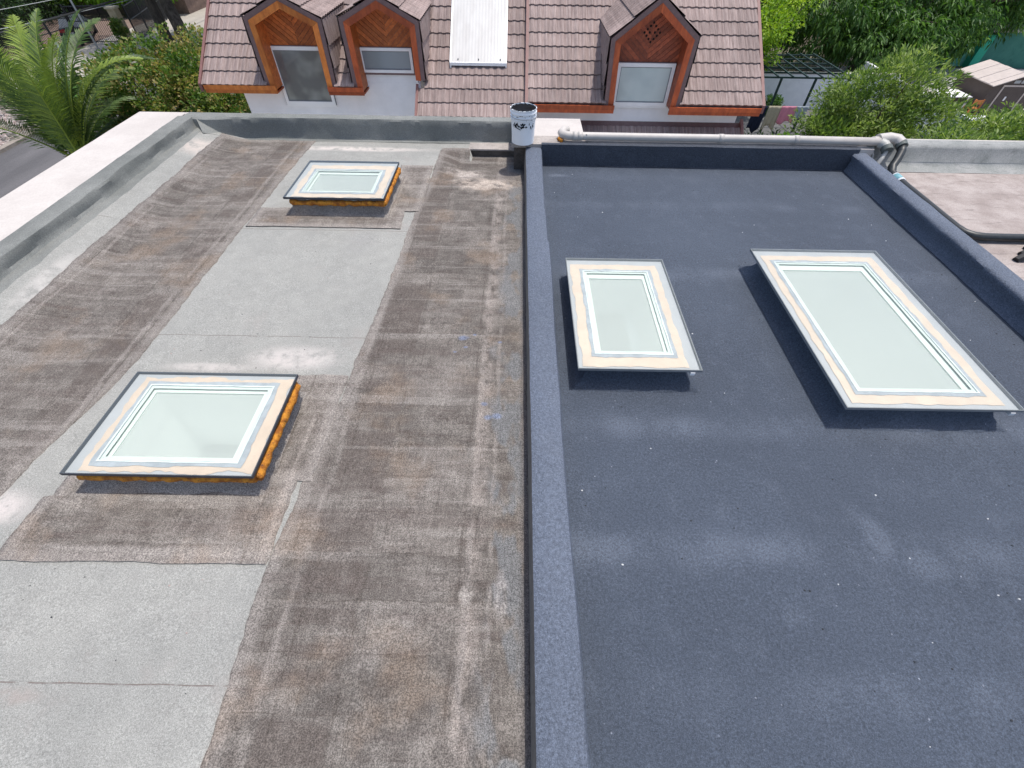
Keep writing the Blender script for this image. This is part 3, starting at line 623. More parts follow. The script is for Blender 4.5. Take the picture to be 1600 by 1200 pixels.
mb = MB(); mb.tube([(4.41, 5.585, ZP-.03), (4.41, 5.535, ZP-.055)], .058, 16); mb.tube([(4.58, 5.62, ZP), (4.58, 5.565, ZP-.02)], .058, 16); fold(mb.build('rubber_collar', plain('grey_rubber', (.10, .115, .11), .6), EL_), 50)
mb = MB(); mb.tube([(4.41, 5.55, .24), (4.37, 5.50, .17), (4.33, 5.47, .09), (4.32, 5.45, .03)], .024, 10); mb.build('stub_pipe', PVCG, EL_, True)
mb = MB(); mb.tube([(4.30, 5.66, .25), (4.33, 5.60, .16), (4.31, 5.56, .05)], .012, 8); mb.build('bracket', PVCG, EL_, True)
BH = empty('drain_hose', (4.5, 5.4, .1), 'black pipe running down beside the right kerb and bending across the pinkish roof', 'pipe')
pts = [(4.58, 5.585, .295), (4.575, 5.53, .25), (4.53, 5.46, .19), (4.475, 5.40, .13), (4.45, 5.32, .09), (4.455, 5.22, .075), (4.46, 5.0, .07), (4.46, 4.7, .07), (4.455, 4.35, .07), (4.455, 4.12, .07), (4.475, 4.03, .07), (4.53, 3.975, .07), (4.62, 3.955, .07), (4.8, 3.95, .07), (5.4, 3.95, .07), (6.6, 3.96, .07)]
mb = MB(); mb.tube(pts, [.046]*2+[.044]*4+[.038]*10, 16); mb.build('pipe_body', HOSE, BH, True)
mb = MB(); mb.tube([(4.455, 5.235, .078), (4.457, 5.14, .073)], .0465, 18); mb.build('label_band', plain('teal_label', (.20, .42, .47), .5), BH, True)
mb = MB(); mb.tube([(4.457, 5.14, .073), (4.457, 5.115, .073)], .047, 18); mb.tube([(4.455, 5.25, .078), (4.455, 5.236, .078)], .047, 18); mb.build('label_band', plain('white_label', (.75, .78, .8), .5), BH, True)

# ------------------------------------------------------------------ tiled house beyond
HS = empty('tiled_house', (-1, 13, G), 'white house with brown metal tile roof and three wooden dormers beyond the flat roofs', 'house')
def tile_mat():
    m = Mt('stone_coated_tile', .8, .25); p = m.obj(); w_ = m.world()
    st = m.noise(m.scale(p, (60, 2.0, 1)), 1, 3, .65); st2 = m.noise(m.scale(w_, (23, .8, .8)), 1, 3, .7)
    c = m.mix(m.ramp(st, .3, .7), (.215, .155, .142), (.335, .268, .247))
    c = m.mul(m.ramp(st2, .3, .7, .8, 1.2), c); c = m.mul(m.ramp(m.rand(), 0, 1, .90, 1.10), c)
    c = m.mul(m.ramp(m.noise(w_, 90, 2, .7), .3, .7, .86, 1.14), c)
    c = m.mul(m.ramp(m.noise(w_, 1.2, 4, .6), .3, .7, .88, 1.1), c)
    m.col(c); m.bump(m.noise(p, 150, 2), .3, .004); return m.m
TILE = tile_mat()
TRIM = plain('brown_metal_trim', (.20, .095, .085), .55, .4, .12, 9); TRIMD = plain('dark_flashing', (.19, .125, .12), .6, .3, .12, 12)
def wood_mat(name, a, b, sc=(1, 1, 1)):
    m = Mt(name, .5, .4); p = m.obj()
    g = m.noise(m.scale(p, sc), 1, 5, .7, .4)
    c = m.mix(m.ramp(g, .3, .7), a, b); c = m.mul(m.ramp(m.rand(), 0, 1, .72, 1.22), c)
    c = m.mix(m.ramp(m.noise(p, 5, 4, .7), .6, .75, 0, .35), c, tuple(v*.3 for v in a))
    m.col(c); m.bump(g, .2, .003); return m.m
WOODL = wood_mat('varnished_orange_wood', (.72, .24, .05), (.48, .13, .028), (9, 9, 3)); WOODR = wood_mat('varnished_red_wood', (.50, .11, .032), (.31, .06, .02), (9, 9, 3))
WOODG = wood_mat('gable_wood', (.58, .17, .042), (.34, .085, .022), (14, 14, 14)); WOODG3 = wood_mat('gable_wood_red', (.40, .10, .042), (.22, .052, .025), (14, 14, 14))
SL = math.atan(.675); TL = .372
_pm = {}
def panel_mesh(wd, ln, ph=0, mod=.183):
    key = (round(wd, 3), round(ln, 3), ph)
    if key in _pm: return _pm[key]
    nu = max(4, int(round(wd/mod*12))); us = [wd*i/nu for i in range(nu+1)]
    def prof_(u):
        t = (u/mod+ph/8) % 1.0
        return .020*(math.sin(math.pi*t)**2)+.002*math.cos(6*math.pi*t)
    V = []; F_ = []
    lay = [(.006, -.014), (0, .034), (0, .034), (ln+.012, .006)]
    for (v, h_) in lay:
        for u in us: V.append((u, v, h_+prof_(u)))
    k = nu+1
    for j in (0, 2):
        for i in range(nu): F_.append((j*k+i, j*k+i+1, (j+1)*k+i+1, (j+1)*k+i))
    me = bpy.data.meshes.new('roof_tile'); me.from_pydata(V, [], F_); me.materials.append(TILE)
    me.polygons.foreach_set('use_smooth', [j >= nu for j in range(len(F_))]); me.update()
    _pm[key] = me; return me
def tile_plane(parent, o, u, v, rows, width, skip=(), pw=1.28, first=0, ln=TL, name='roof_tile'):
    pw = .183*7
    """courses of tile panels; o lower left corner, u along the eave, v up the slope"""
    u = Vector(u).normalized(); v = Vector(v).normalized(); nn = u.cross(v)
    B = Matrix((u, v, nn)).transposed().to_4x4()
    pl = Vector(parent.location) + (Vector(parent.parent.location) if parent.parent else Vector())
    for r_ in range(first, rows):
        y0 = r_*ln
        segs = [(0.0, width)]
        for (a, b, rmax) in skip:
            if r_ < rmax:
                ns = []
                for (s0, s1) in segs:
                    if b <= s0 or a >= s1: ns.append((s0, s1)); continue
                    if a > s0: ns.append((s0, a))
                    if b < s1: ns.append((b, s1))
                segs = ns
        for (s0, s1) in segs:
            x = s0; k = 0
            off = (r_ % 2)*.183*3
            while x < s1-.02:
                nxt = (math.floor((x-off)/pw+1e-6)+1)*pw+off
                e = min(nxt, s1)
                if e-x > .03:
                    ob = bpy.data.objects.new(name, panel_mesh(round(e-x, 3), ln, int(round((x/.183 % 1)*8)) % 8)); COL.objects.link(ob); ob.parent = parent
                    Mx = B.copy(); Mx.translation = Vector(o)+u*x+v*y0+nn*(.0008*rnd.uniform(-1, 1))-pl
                    ob.matrix_local = Mx
                x = e
VS = (0, math.cos(SL), math.sin(SL))
YL, ZL = 12.4, -1.06
def zl(y): return ZL+.675*(y-YL)
# left roof plane
tile_plane(HS, (-7.70, YL-.05, ZL-.03), (1, 0, 0), VS, 11, 7.90, skip=((1.60, 3.24, 2), (3.73, 5.44, 2), (5.25, 7.9, 0)))
# lower run of the left plane beside the white wall
ext = 5
tile_plane(HS, (-2.42, YL-.05-ext*TL*math.cos(SL), ZL-.03-ext*TL*math.sin(SL)), (1, 0, 0), VS, ext, 2.62)
YR, ZR = 11.95, -1.225
tile_plane(HS, (.24, YR-.03, ZR), (1, 0, 0), VS, 12, 5.62, skip=((1.88, 3.64, 2),))
tile_plane(HS, (.25, 11.28, -2.43), (1, 0, 0), VS, 3, 5.42)
# slabs below the tiles
mb = MB()
def slab(x0, x1, ya, yb, za, zb, t=.05): mb.prism([(x0, ya, za-.035), (x1, ya, za-.035), (x1, yb, zb-.035), (x0, yb, zb-.035)], (0, 0, -t))
for (a, b) in ((-7.70, -5.98), (-4.54, -3.86), (-2.24, .2)): slab(a, b, YL, 12.95, zl(YL)-.0, zl(12.95))
slab(-7.70, .2, 12.95, 16.2, zl(12.95), zl(16.2)); slab(-2.42, .2, 10.85, YL, zl(10.85), zl(YL))
def zr(y): return ZR+.675*(y-YR)
for (a, b) in ((.24, 2.32), (3.76, 5.86)): slab(a, b, YR, 12.45, zr(YR), zr(12.45))
slab(.24, 5.86, 12.45, 16.2, zr(12.45), zr(16.2)); slab(.24, 5.66, 11.28, 12.36, -2.42, -2.42+.675*1.08)
mb.prism([(-7.70, 16.2, zl(16.2)-.03), (.2, 16.2, zl(16.2)-.03), (.2, 20, zl(16.2)-2.6), (-7.70, 20, zl(16.2)-2.6)], (0, 0, -.06)); mb.prism([(.24, 16.2, zr(16.2)-.03), (5.86, 16.2, zr(16.2)-.03), (5.86, 20, zr(16.2)-2.6), (.24, 20, zr(16.2)-2.6)], (0, 0, -.06))
mb.build('roof_slab', TRIMD, HS)
# walls
mb = MB(); mb.box((-7.02, 12.85, G), (-2.46, 19.5, -1.10)); mb.box((-2.46, 12.9, G), (.25, 19.5, -1.10)); mb.box((-3.86, 12.853, -1.10), (-2.50, 12.95, -.94)); mb.build('wall', WHITEW, HS)
mb = MB(); mb.box((.25, 12.36, G), (5.55, 19.5, -1.20)); mb.build('wall', WHITEW, HS)
mb = MB(); mb.prism([(-2.44, 11.0, zl(11.0)-.1), (-2.44, 12.86, zl(12.86)-.1), (-2.44, 12.86, -3.2), (-2.44, 11.0, -3.2)], (.06, 0, 0)); mb.build('side_wall', WHITEW, HS)
# gable trims and fascias
def trim(name, x0, x1, ya, yb, zf, up=.07, dnz=.10, mat=TRIM):
    mb = MB(); mb.prism([(x0, ya, zf(ya)+up), (x0, yb, zf(yb)+up), (x0, yb, zf(yb)-dnz), (x0, ya, zf(ya)-dnz)], (x1-x0, 0, 0)); return mb.build(name, mat, HS)
trim('edge_trim', -7.76, -7.70, YL-.08, 16.2, zl); trim('edge_trim', .185, .255, YR-.06, 16.2, zr, .06, .2)
trim('edge_trim', 5.86, 5.93, YR-.06, 16.2, zr); trim('edge_trim', -2.47, -2.41, 10.9, YL, zl, .06, .12); trim('edge_trim', 5.66, 5.73, 11.24, 12.36, lambda y: -2.43+.675*(y-11.28))
def board(name, a, b, wd, mat, Y, th=.04, parent=HS):
    """flat facade board from a to b (x,z), wd towards its lower/inner side"""
    a = Vector((a[0], 0, a[1])); b = Vector((b[0], 0, b[1])); t = (b-a).normalized(); q = Vector((t.z, 0, -t.x))*wd
    mb = MB(); mb.prism([a+Vector((0, Y, 0)), b+Vector((0, Y, 0)), b+q+Vector((0, Y, 0)), a+q+Vector((0, Y, 0))], (0, th, 0)); return mb.build(name, mat, parent)
for (x0, x1, Y, z, m_) in ((-7.66, -5.90, 12.33, -1.075, WOODL), (-4.63, -3.77, 12.33, -1.085, WOODR), (.25, 2.33, 11.87, -1.24, WOODR), (3.66, 5.86, 11.87, -1.25, WOODR)):
    board('fascia_board', (x0, z), (x1, z), .09, m_, Y-.01); board('fascia_board', (x0, z-.094), (x1, z-.094), .075, m_, Y+.012)
for (a, b) in (((-7.66, 12.41, -1.24), (-5.90, 12.85, -1.20)), ((-4.56, 12.41, -1.24), (-3.76, 12.85, -1.20)), ((.25, 11.95, -1.41), (2.3, 12.36, -1.37)), ((3.84, 11.95, -1.41), (5.86, 12.36, -1.37))):
    mb = MB(); mb.box(a, b); mb.build('soffit', WOODR, HS)

def clip(poly, n, d):                              # keep n.p <= d
    out = []
    for i in range(len(poly)):
        a, b = poly[i], poly[(i+1) % len(poly)]; da = n[0]*a[0]+n[1]*a[1]-d; db = n[0]*b[0]+n[1]*b[1]-d
        if da <= 0: out.append(a)
        if (da < 0 < db) or (db < 0 < da):
            t = da/(da-db); out.append((a[0]+(b[0]-a[0])*t, a[1]+(b[1]-a[1])*t))
    return out
def inset(P, d):
    """offset an open chain of points towards the inside (to the right going along it)"""
    out = []
    ns = []
    for a, b in zip(P, P[1:]):
        t = Vector((b[0]-a[0], b[1]-a[1])).normalized(); ns.append(Vector((t.y, -t.x)))
    for i, p in enumerate(P):
        if i == 0: n_ = ns[0]; k = 1
        elif i == len(P)-1: n_ = ns[-1]; k = 1
        else:
            n_ = (ns[i-1]+ns[i]).normalized(); k = 1/max(.3, n_.dot(ns[i]))
        out.append((p[0]+n_.x*d*k, p[1]+n_.y*d*k))
    return out
def dormer(bl, L, ap, Rr, br, Yf, Yw, ztop, zroof, frame, gmat, label, vents=False):
    P = [bl, L, ap, Rr, br]
    cx = ap[0]
    root = MB()
    # hood shell: outer flashing edge, inner soffit faces
    I1 = inset(P, .06); I2 = inset(P, .185); P = inset(P, -.035)
    for i in range(4):
        a, b, c, d = P[i], P[i+1], I1[i+1], I1[i]
        root.prism([(a[0], Yf-.012, a[1]), (b[0], Yf-.012, b[1]), (c[0], Yf-.012, c[1]), (d[0], Yf-.012, d[1])], (0, Yw-Yf+.03, 0))
    dm = root.build('dormer', TRIMD, HS, label=label)
    dm_root = dm
    # front boards mitred
    for i in range(4):
        a, b, c, d = I1[i], I1[i+1], I2[i+1], I2[i]
        m2 = MB(); m2.prism([(a[0], Yf-.02, a[1]), (b[0], Yf-.02, b[1]), (c[0], Yf-.02, c[1]), (d[0], Yf-.02, d[1])], (0, .05, 0)); m2.build('frame_board', frame, dm_root, loc=HS.location)
        a, b = I2[i], I2[i+1]; q = inset(P, .195)
        m2 = MB(); m2.prism([(a[0], Yf+.03, a[1]), (b[0], Yf+.03, b[1]), (I1[i+1][0], Yf+.03, I1[i+1][1]), (I1[i][0], Yf+.03, I1[i][1])], (0, Yw-Yf-.03, 0)); m2.build('soffit_board', gmat, dm_root, loc=HS.location)
    # gable boards in a chevron
    I3 = inset(P, .15)
    poly = [(I3[1][0]-.0, ztop-.0), I3[1], I3[2], I3[3], (I3[3][0], ztop)]
    wl, wr = I3[0][0], I3[4][0]
    def xat(p, q, z): return p[0]+(q[0]-p[0])*(z-p[1])/(q[1]-p[1])
    poly = [(xat(I3[0], I3[1], ztop), ztop), I3[1], I3[2], I3[3], (xat(I3[4], I3[3], ztop), ztop)]
    bw = .088
    for sgn in (-1, 1):
        half = clip(poly, (sgn*-1, 0), -sgn*cx*1.0) if False else clip(poly, (-sgn, 0), -sgn*cx)
        nx_, nz_ = -sgn*.64, .77                     # boards fall towards the centre line
        ds = [nx_*p[0]+nz_*p[1] for p in half]
        d = min(ds)
        while d < max(ds):
            s1 = clip(half, (nx_, nz_), d+bw-.006); s1 = clip(s1, (-nx_, -nz_), -d) if len(s1) > 2 else s1
            if len(s1) > 2:
                A = sum(s1[i][0]*s1[(i+1) % len(s1)][1]-s1[(i+1) % len(s1)][0]*s1[i][1] for i in range(len(s1)))
                if abs(A) > .002:
                    m2 = MB(); m2.prism([(p[0], Yw-.02, p[1]) for p in s1], (0, .018, 0)); m2.build('gable_board', gmat, dm_root, loc=HS.location)
            d += bw
    m2 = MB(); zlow = -1.05
    m2.prism([(P[0][0]+.02, Yw, P[0][1]+.2), (P[1][0]+.02, Yw, P[1][1]), (P[2][0], Yw, P[2][1]-.02), (P[3][0]-.02, Yw, P[3][1]), (P[4][0]-.02, Yw, P[4][1]+.2)], (0, .03, 0)); m2.build('gable_back', TRIMD, dm_root, loc=HS.location)
    # tiled slopes and cheeks running back into the main roof
    for sgn, S in ((-1, L), (1, Rr)):
        a = Vector((ap[0], 0, ap[1])); s_ = Vector((S[0], 0, S[1])); v = (a-s_); ln = v.length; v.normalize()
        back = (ap[1]-zroof(Yf))/.675+.15
        u = Vector((0, -1, 0)) if sgn < 0 else Vector((0, 1, 0))
        rows = 2; l_ = ln/rows
        org = s_+Vector((0, Yf+back if sgn < 0 else Yf-.03, 0))+Vector((sgn*.03, 0, .035))
        tile_plane(dm_root, org-v*.03, u, v, rows, back+.03, pw=1.28, ln=l_, name='dormer_tile')
        B_ = bl if sgn < 0 else br
        base = Vector((B_[0], 0, B_[1])); v2 = (s_-base); ln2 = v2.length; v2.normalize(); back2 = (S[1]-zroof(Yf))/.675+.1
        org = base+Vector((sgn*.045, Yf+back2 if sgn < 0 else Yf, 0))
        tile_plane(dm_root, org, u, v2, 3, back2, pw=1.28, ln=ln2/3, name='cheek_tile')
    mb_ = MB(); mb_.tube([(ap[0], Yf-.03, ap[1]+.03), (ap[0], Yf+(ap[1]-zroof(Yf))/.675+.1, ap[1]+.03)], .05, 8); mb_.build('ridge_cap', TILE, dm_root, loc=HS.location)
    if vents:
        m2 = MB()
        for i in range(4):
            for j in range(4):
                if (i, j) in ((0, 0), (3, 3), (0, 3), (3, 0)) and rnd.random() < .0: continue
                u_, w_ = (i-1.5)*.082, (j-1.5)*.082
                x = cx+.0+(u_-w_)*.7; z = .02+.05+(u_+w_)*.7
                if abs(u_-w_) < .01 and i in (1, 2): continue
                m2.lathe([(0, 0), (.024, 0), (.024, .004)], (0, 0, 0), 10)
                kk = len(m2.v)-30
                for q in range(kk, len(m2.v)):
                    vx, vy, vz = m2.v[q]; m2.v[q] = (x+vx, Yw-.0215-vz*.5, z+vy)
        m2.build('vent_hole', plain('vent_black', (.006, .005, .005)), dm_root, loc=HS.location)
    return dm_root
dormer((-6.10, -1.17), (-6.09, .20), (-5.24, .57), (-4.43, .18), (-4.46, -1.17), 12.4, 12.85, -.37, zl, WOODL, WOODG, 'orange-brown left dormer with the tall window')
dormer((-3.96, -1.17), (-3.97, .20), (-3.10, .60), (-2.26, .17), (-2.27, -.93), 12.4, 12.85, -.37, zl, WOODR, WOODG, 'middle dormer over the low wide window')
dormer((2.13, -1.33), (2.07, .01), (2.99, .71), (3.91, .06), (3.86, -1.33), 11.95, 12.36, -.47, zr, WOODR, WOODG3, 'red-brown right dormer with a cluster of round vent holes', True)
# windows
PVCW = plain('window_white', (.90, .89, .87), .45, .4, .03, 3)
def pane_mat(name, c, rough, spec=.6, var=None):
    m = Mt(name, rough, spec); p = m.obj(); m.col(c if not var else m.mix(m.ramp(m.noise(p, 2.2, 2, .4), .35, .65), c, var)); return m.m
def window(x0, x1, z0, z1, Y, mat, label, fr=.075, extra=None):
    mb = MB(); mb.box((x0, Y-.05, z0), (x0+fr, Y+.01, z1)); mb.box((x1-fr, Y-.05, z0), (x1, Y+.01, z1)); mb.box((x0+fr, Y-.05, z0), (x1-fr, Y+.01, z0+fr)); mb.box((x0+fr, Y-.05, z1-fr), (x1-fr, Y+.01, z1))
    wd = mb.build('window', PVCW, HS, label=label)
    mb = MB(); mb.box((x0+fr, Y-.022, z0+fr), (x1-fr, Y-.012, z1-fr)); mb.build('glass_pane', mat, wd, loc=HS.location)
    mb = MB(); s_ = .018; a, b, c, d = x0+fr, x1-fr, z0+fr, z1-fr
    mb.box((a, Y-.034, c), (a+s_, Y-.023, d)); mb.box((b-s_, Y-.034, c), (b, Y-.023, d)); mb.box((a+s_, Y-.034, c), (b-s_, Y-.023, c+s_)); mb.box((a+s_, Y-.034, d-s_), (b-s_, Y-.023, d)); mb.build('gasket', EDGEG, wd, loc=HS.location)
    g_ = .008; mb = MB(); mb.box((x0-g_, Y-.045, z0-g_), (x0-.001, Y+.008, z1+g_)); mb.box((x1+.001, Y-.045, z0-g_), (x1+g_, Y+.008, z1+g_)); mb.build('frame_joint', EDGEG, wd, loc=HS.location)
    mb = MB(); mb.box((x0-.01, Y-.035, z0-.045), (x1+.01, Y+.01, z0-.003)); mb.build('sill', PVCW if not extra else TRIMD, wd, loc=HS.location)
    return wd
window(-5.97, -4.70, -1.61, -.385, 12.84, pane_mat('painted_reflection_pane', (.15, .16, .16), .03, 1.0, (.30, .32, .30)), 'tall window with dark glass')  # paler grey of the reflections painted into the glass colour
window(-3.81, -2.555, -.885, -.385, 12.84, pane_mat('grey_pane', (.25, .29, .31), .08, .9), 'low wide window with grey glass', .06, True)
window(2.34, 3.68, -1.36, -.485, 12.33, pane_mat('frosted_pane', (.50, .58, .56), .22, .5, (.58, .66, .63)), 'window with pale frosted glass', .075)
# raised polycarbonate sheet on the tiles
PC = Mt('polycarbonate', .35, .4); p_ = PC.obj(); PC.col(PC.mix(PC.ramp(PC.noise(PC.scale(p_, (2, .4, 1)), 1.6, 3), .35, .65), (.56, .55, .53), (.49, .475, .455))); 
pcx0, pcx1 = -1.66, -.27
def pcz(y): return zl(y)+.13
mb = MB(); n = 72
ya, yb = 12.80, 14.42
V = []
for i in range(n+1):
    x = pcx0+(pcx1-pcx0)*i/n; h_ = .0009*math.sin(i*math.pi/2+.4)
    V += [(x, ya, pcz(ya)+h_), (x, yb, pcz(yb)+h_)]
mb.add(V, [(2*i, 2*i+2, 2*i+3, 2*i+1) for i in range(n)])
pc = mb.build('roof_light', PC.m, HS, True, 'white corrugated plastic sheet fixed over the tiles')
mb = MB(); mb.prism([(pcx0, ya-.01, pcz(ya)+.012), (pcx1, ya-.01, pcz(ya)+.012), (pcx1, ya-.01, pcz(ya)-.05), (pcx0, ya-.01, pcz(ya)-.05)], (0, .02, .006)); mb.build('front_strip', PVCW, pc, loc=HS.location)
for x in (pcx0, pcx1-.035):
    mb = MB(); mb.prism([(x, ya, pcz(ya)+.018), (x, yb, pcz(yb)+.018), (x, yb, pcz(yb)-.10), (x, ya, pcz(ya)-.10)], (.035, 0, 0)); mb.build('side_strip', PVCW, pc, loc=HS.location)
mb = MB()
for x in (pcx0+.19, pcx0+.69, pcx0+1.22): mb.box((x, ya+.06, pcz(ya)+.045), (x+.025, ya+.10, pcz(ya)+.075))
mb.build('fixing_screw', EDGEG, pc, loc=HS.location)

# ------------------------------------------------------------------ foliage
def leaf_mat(name, cols, trans=.35, rough=.5):
    m = Mt(name, rough, .35); a = m.attr('tint')
    c = cols[0]
    for i, q in enumerate(cols[1:]): 
        lo = (i+.3)/(len(cols)-1+.3); c = m.mix(m.ramp(a, lo-.12, lo+.12), c, q)
    m.col(c)
    t = m.n('ShaderNodeBsdfTranslucent'); m.put(t.inputs[0], m.mix(1.0, c, (1.25, 1.35, .7), 'MULTIPLY'))
    mx = m.n('ShaderNodeMixShader'); mx.inputs[0].default_value = trans; m.L.new(m.b.outputs[0], mx.inputs[1]); m.L.new(t.outputs[0], mx.inputs[2]); m.L.new(mx.outputs[0], m.out.inputs[0])
    return m.m
def leaves(name, centres, n_clump, per, size, mat, parent, clump_r=.45, droop=.3, asp=.4, shell=.6, tips=None, up=.25, seed=0):
    """crown: clumps through ellipsoids (cx,cy,cz,rx,ry,rz); every leaf a folded pair of faces"""
    g = np.random.default_rng(seed+5)
    C = np.array(centres, float); vol = C[:, 3]*C[:, 4]*C[:, 5]; pick = g.choice(len(C), n_clump, p=vol/vol.sum())
    d = g.normal(size=(n_clump, 3)); d /= np.linalg.norm(d, axis=1)[:, None]
    rr = shell+(1-shell)*g.random(n_clump)**.6; rr[g.random(n_clump) < .2] *= .6
    rr *= g.uniform(.82, 1.16, n_clump)
    cc = C[pick, :3]+d*rr[:, None]*C[pick, 3:]
    tone = g.random(n_clump)
    N = n_clump*per
    ci = np.repeat(np.arange(n_clump), per)
    o = g.normal(size=(N, 3)); o /= np.linalg.norm(o, axis=1)[:, None]; ro = g.random(N)**.5
    pos = cc[ci]+o*ro[:, None]*clump_r*np.array([1, 1, .75])*g.uniform(.7, 1.2, n_clump)[ci][:, None]
    ax = o*.7+d[ci]*.5+g.normal(size=(N, 3))*.45; ax[:, 2] += up-droop; ax /= np.linalg.norm(ax, axis=1)[:, None]
    nn = g.normal(size=(N, 3))*.55+np.array([0, 0, 1.0]); sd_ = np.cross(ax, nn); sd_ /= np.linalg.norm(sd_, axis=1)[:, None]+1e-9
    nrm = np.cross(sd_, ax)
    S = size*g.uniform(.6, 1.3, N)[:, None]
    base = pos; tip = pos+ax*S-np.array([0, 0, 1])*droop*.25*S; l = pos+ax*S*.45+sd_*S*asp*.5+nrm*S*.08; r_ = pos+ax*S*.45-sd_*S*asp*.5+nrm*S*.08
    V = np.stack([base, l, tip, r_], 1).reshape(-1, 3)
    org = np.array(parent.location) if parent else np.zeros(3)
    me = bpy.data.meshes.new(name); me.vertices.add(4*N); me.vertices.foreach_set('co', (V-org).astype(np.float32).ravel())
    me.loops.add(6*N); me.polygons.add(2*N)
    idx = (np.arange(N)*4)[:, None]+np.array([0, 1, 2, 0, 2, 3])[None]; me.loops.foreach_set('vertex_index', idx.ravel().astype(np.int32))
    me.polygons.foreach_set('loop_start', (np.arange(2*N)*3).astype(np.int32)); me.polygons.foreach_set('loop_total', np.full(2*N, 3, np.int32))
    t = np.clip(tone[ci]*.55+g.random(N)*.45+(0 if tips is None else tips*(ro > .75)*(tone[ci] > .45)), 0, 1)
    at = me.attributes.new('tint', 'FLOAT', 'POINT'); at.data.foreach_set('value', np.repeat(t, 4).astype(np.float32))
    me.materials.append(mat); me.update(); me.validate()
    ob = bpy.data.objects.new(name, me); COL.objects.link(ob); ob.parent = parent
    return ob, cc
BARK = Mt('bark', .9, .1); bp = BARK.obj(); BARK.col(BARK.mix(BARK.ramp(BARK.noise(BARK.scale(bp, (6, 6, 1.5)), 1, 5, .7), .3, .7), (.045, .035, .028), (.12, .095, .075))); BARK.bump(BARK.noise(BARK.scale(bp, (14, 14, 3)), 1, 4), .8, .03); BARK = BARK.m
def tree(name, x, y, crown, label, cat, mat, n_clump, per, size, trunk_r=.18, group=None, lean=(0, 0), **kw):
    t = empty(name, (x, y, G), label, cat, group)
    ob, cc = leaves('crown', crown, n_clump, per, size, mat, t, **kw); ob['kind'] = 'stuff'
    c0 = np.mean(np.array(crown)[:, :3], 0); zt = min(c[2]-c[5]*.2 for c in crown)
    top = Vector((x+lean[0], y+lean[1], zt))
    mb = MB(); k = 8; base = Vector((x, y, G-.05))
    pts = [base.lerp(top, i/k)+Vector((.06*math.sin(i*1.3+x), .06*math.cos(i*1.9+y), 0))*(1 if 0 < i < k else 0) for i in range(k+1)]
    mb.tube(pts, [trunk_r*(1.35 if i == 0 else 1)*(1-.4*i/k) for i in range(k+1)], 10)
    mb.build('trunk', BARK, t, True)
    mb = MB()
    sel = cc[np.random.default_rng(int(abs(x*10))).choice(len(cc), min(len(cc), 16), replace=False)]
    for i, c in enumerate(sel):
        c = Vector(c); st = pts[-1-(i % 3)]; m_ = st.lerp(c, .5)+Vector((0, 0, .12*(c-st).length)); mb.tube([st, m_, c], [trunk_r*.45, trunk_r*.25, trunk_r*.07], 6)
    mb.build('limbs', BARK, t, True)
    return t
LG_SHRUB = leaf_mat('shrub_leaf', [(.03, .07, .015), (.055, .12, .02), (.09, .17, .025), (.17, .23, .045), (.34, .27, .10)])
LG_DARK = leaf_mat('dark_leaf', [(.018, .055, .013), (.038, .10, .022), (.075, .165, .03), (.125, .235, .05)])
LG_LIME = leaf_mat('lime_leaf', [(.10, .20, .015), (.20, .34, .02), (.34, .46, .03)])
LG_BUSH = leaf_mat('bush_leaf', [(.03, .075, .02), (.09, .16, .035), (.20, .29, .07), (.36, .44, .15)])
LG_VAR = leaf_mat('variegated_leaf', [(.10, .15, .05), (.28, .33, .12), (.42, .44, .22)])
LG_HEDGE = leaf_mat('hedge_leaf', [(.012, .03, .010), (.02, .05, .014), (.04, .075, .02)])
LG_VINE = leaf_mat('vine_leaf', [(.06, .16, .015), (.12, .26, .02), (.2, .36, .03)])
# reddish-tipped street tree behind the left corner
tree('street_tree', -12.6, 17.2, [(-12.6, 17.2, -2.6, 2.3, 2.0, 1.25), (-10.4, 16.8, -2.7, 1.7, 1.7, 1.3), (-14.2, 16.6, -3.2, 1.2, 1.3, 1.0), (-11.2, 18.2, -1.9, 1.4, 1.5, .8), (-9.2, 15.8, -3.3, 1.3, 1.2, 1.4), (-12.3, 15.2, -3.6, 1.0, 1.0, .8)],
     'bushy green tree with orange and pink leaf tips behind the left corner of the roof', 'tree', LG_SHRUB, 1000, 44, .105, .14, clump_r=.27, tips=.22, asp=.72, droop=.15, seed=1)
tree('street_tree', -13.6, 13.6, [(-13.4, 13.9, -3.9, 1.0, 1.0, .8), (-12.5, 14.4, -3.6, .9, .8, .5), (-11.9, 13.5, -3.75, .9, .6, .45)], 'sparse orange-tipped shrub tree at the foot of the palm', 'tree', LG_SHRUB, 110, 34, .10, .08, clump_r=.24, tips=.42, asp=.62, seed=2)
tree('tree', -9.4, 22, [(-9.2, 21, -4.4, 2.6, 2.2, 1.8), (-12.6, 22.6, -4.5, 2.2, 2.0, 1.7), (-6.9, 21, -4.6, 2, 2, 1.6)], 'dark green tree in the shade behind the left gable of the tiled house', 'tree', LG_DARK, 420, 34, .16, .16, clump_r=.42, asp=.5, seed=3)
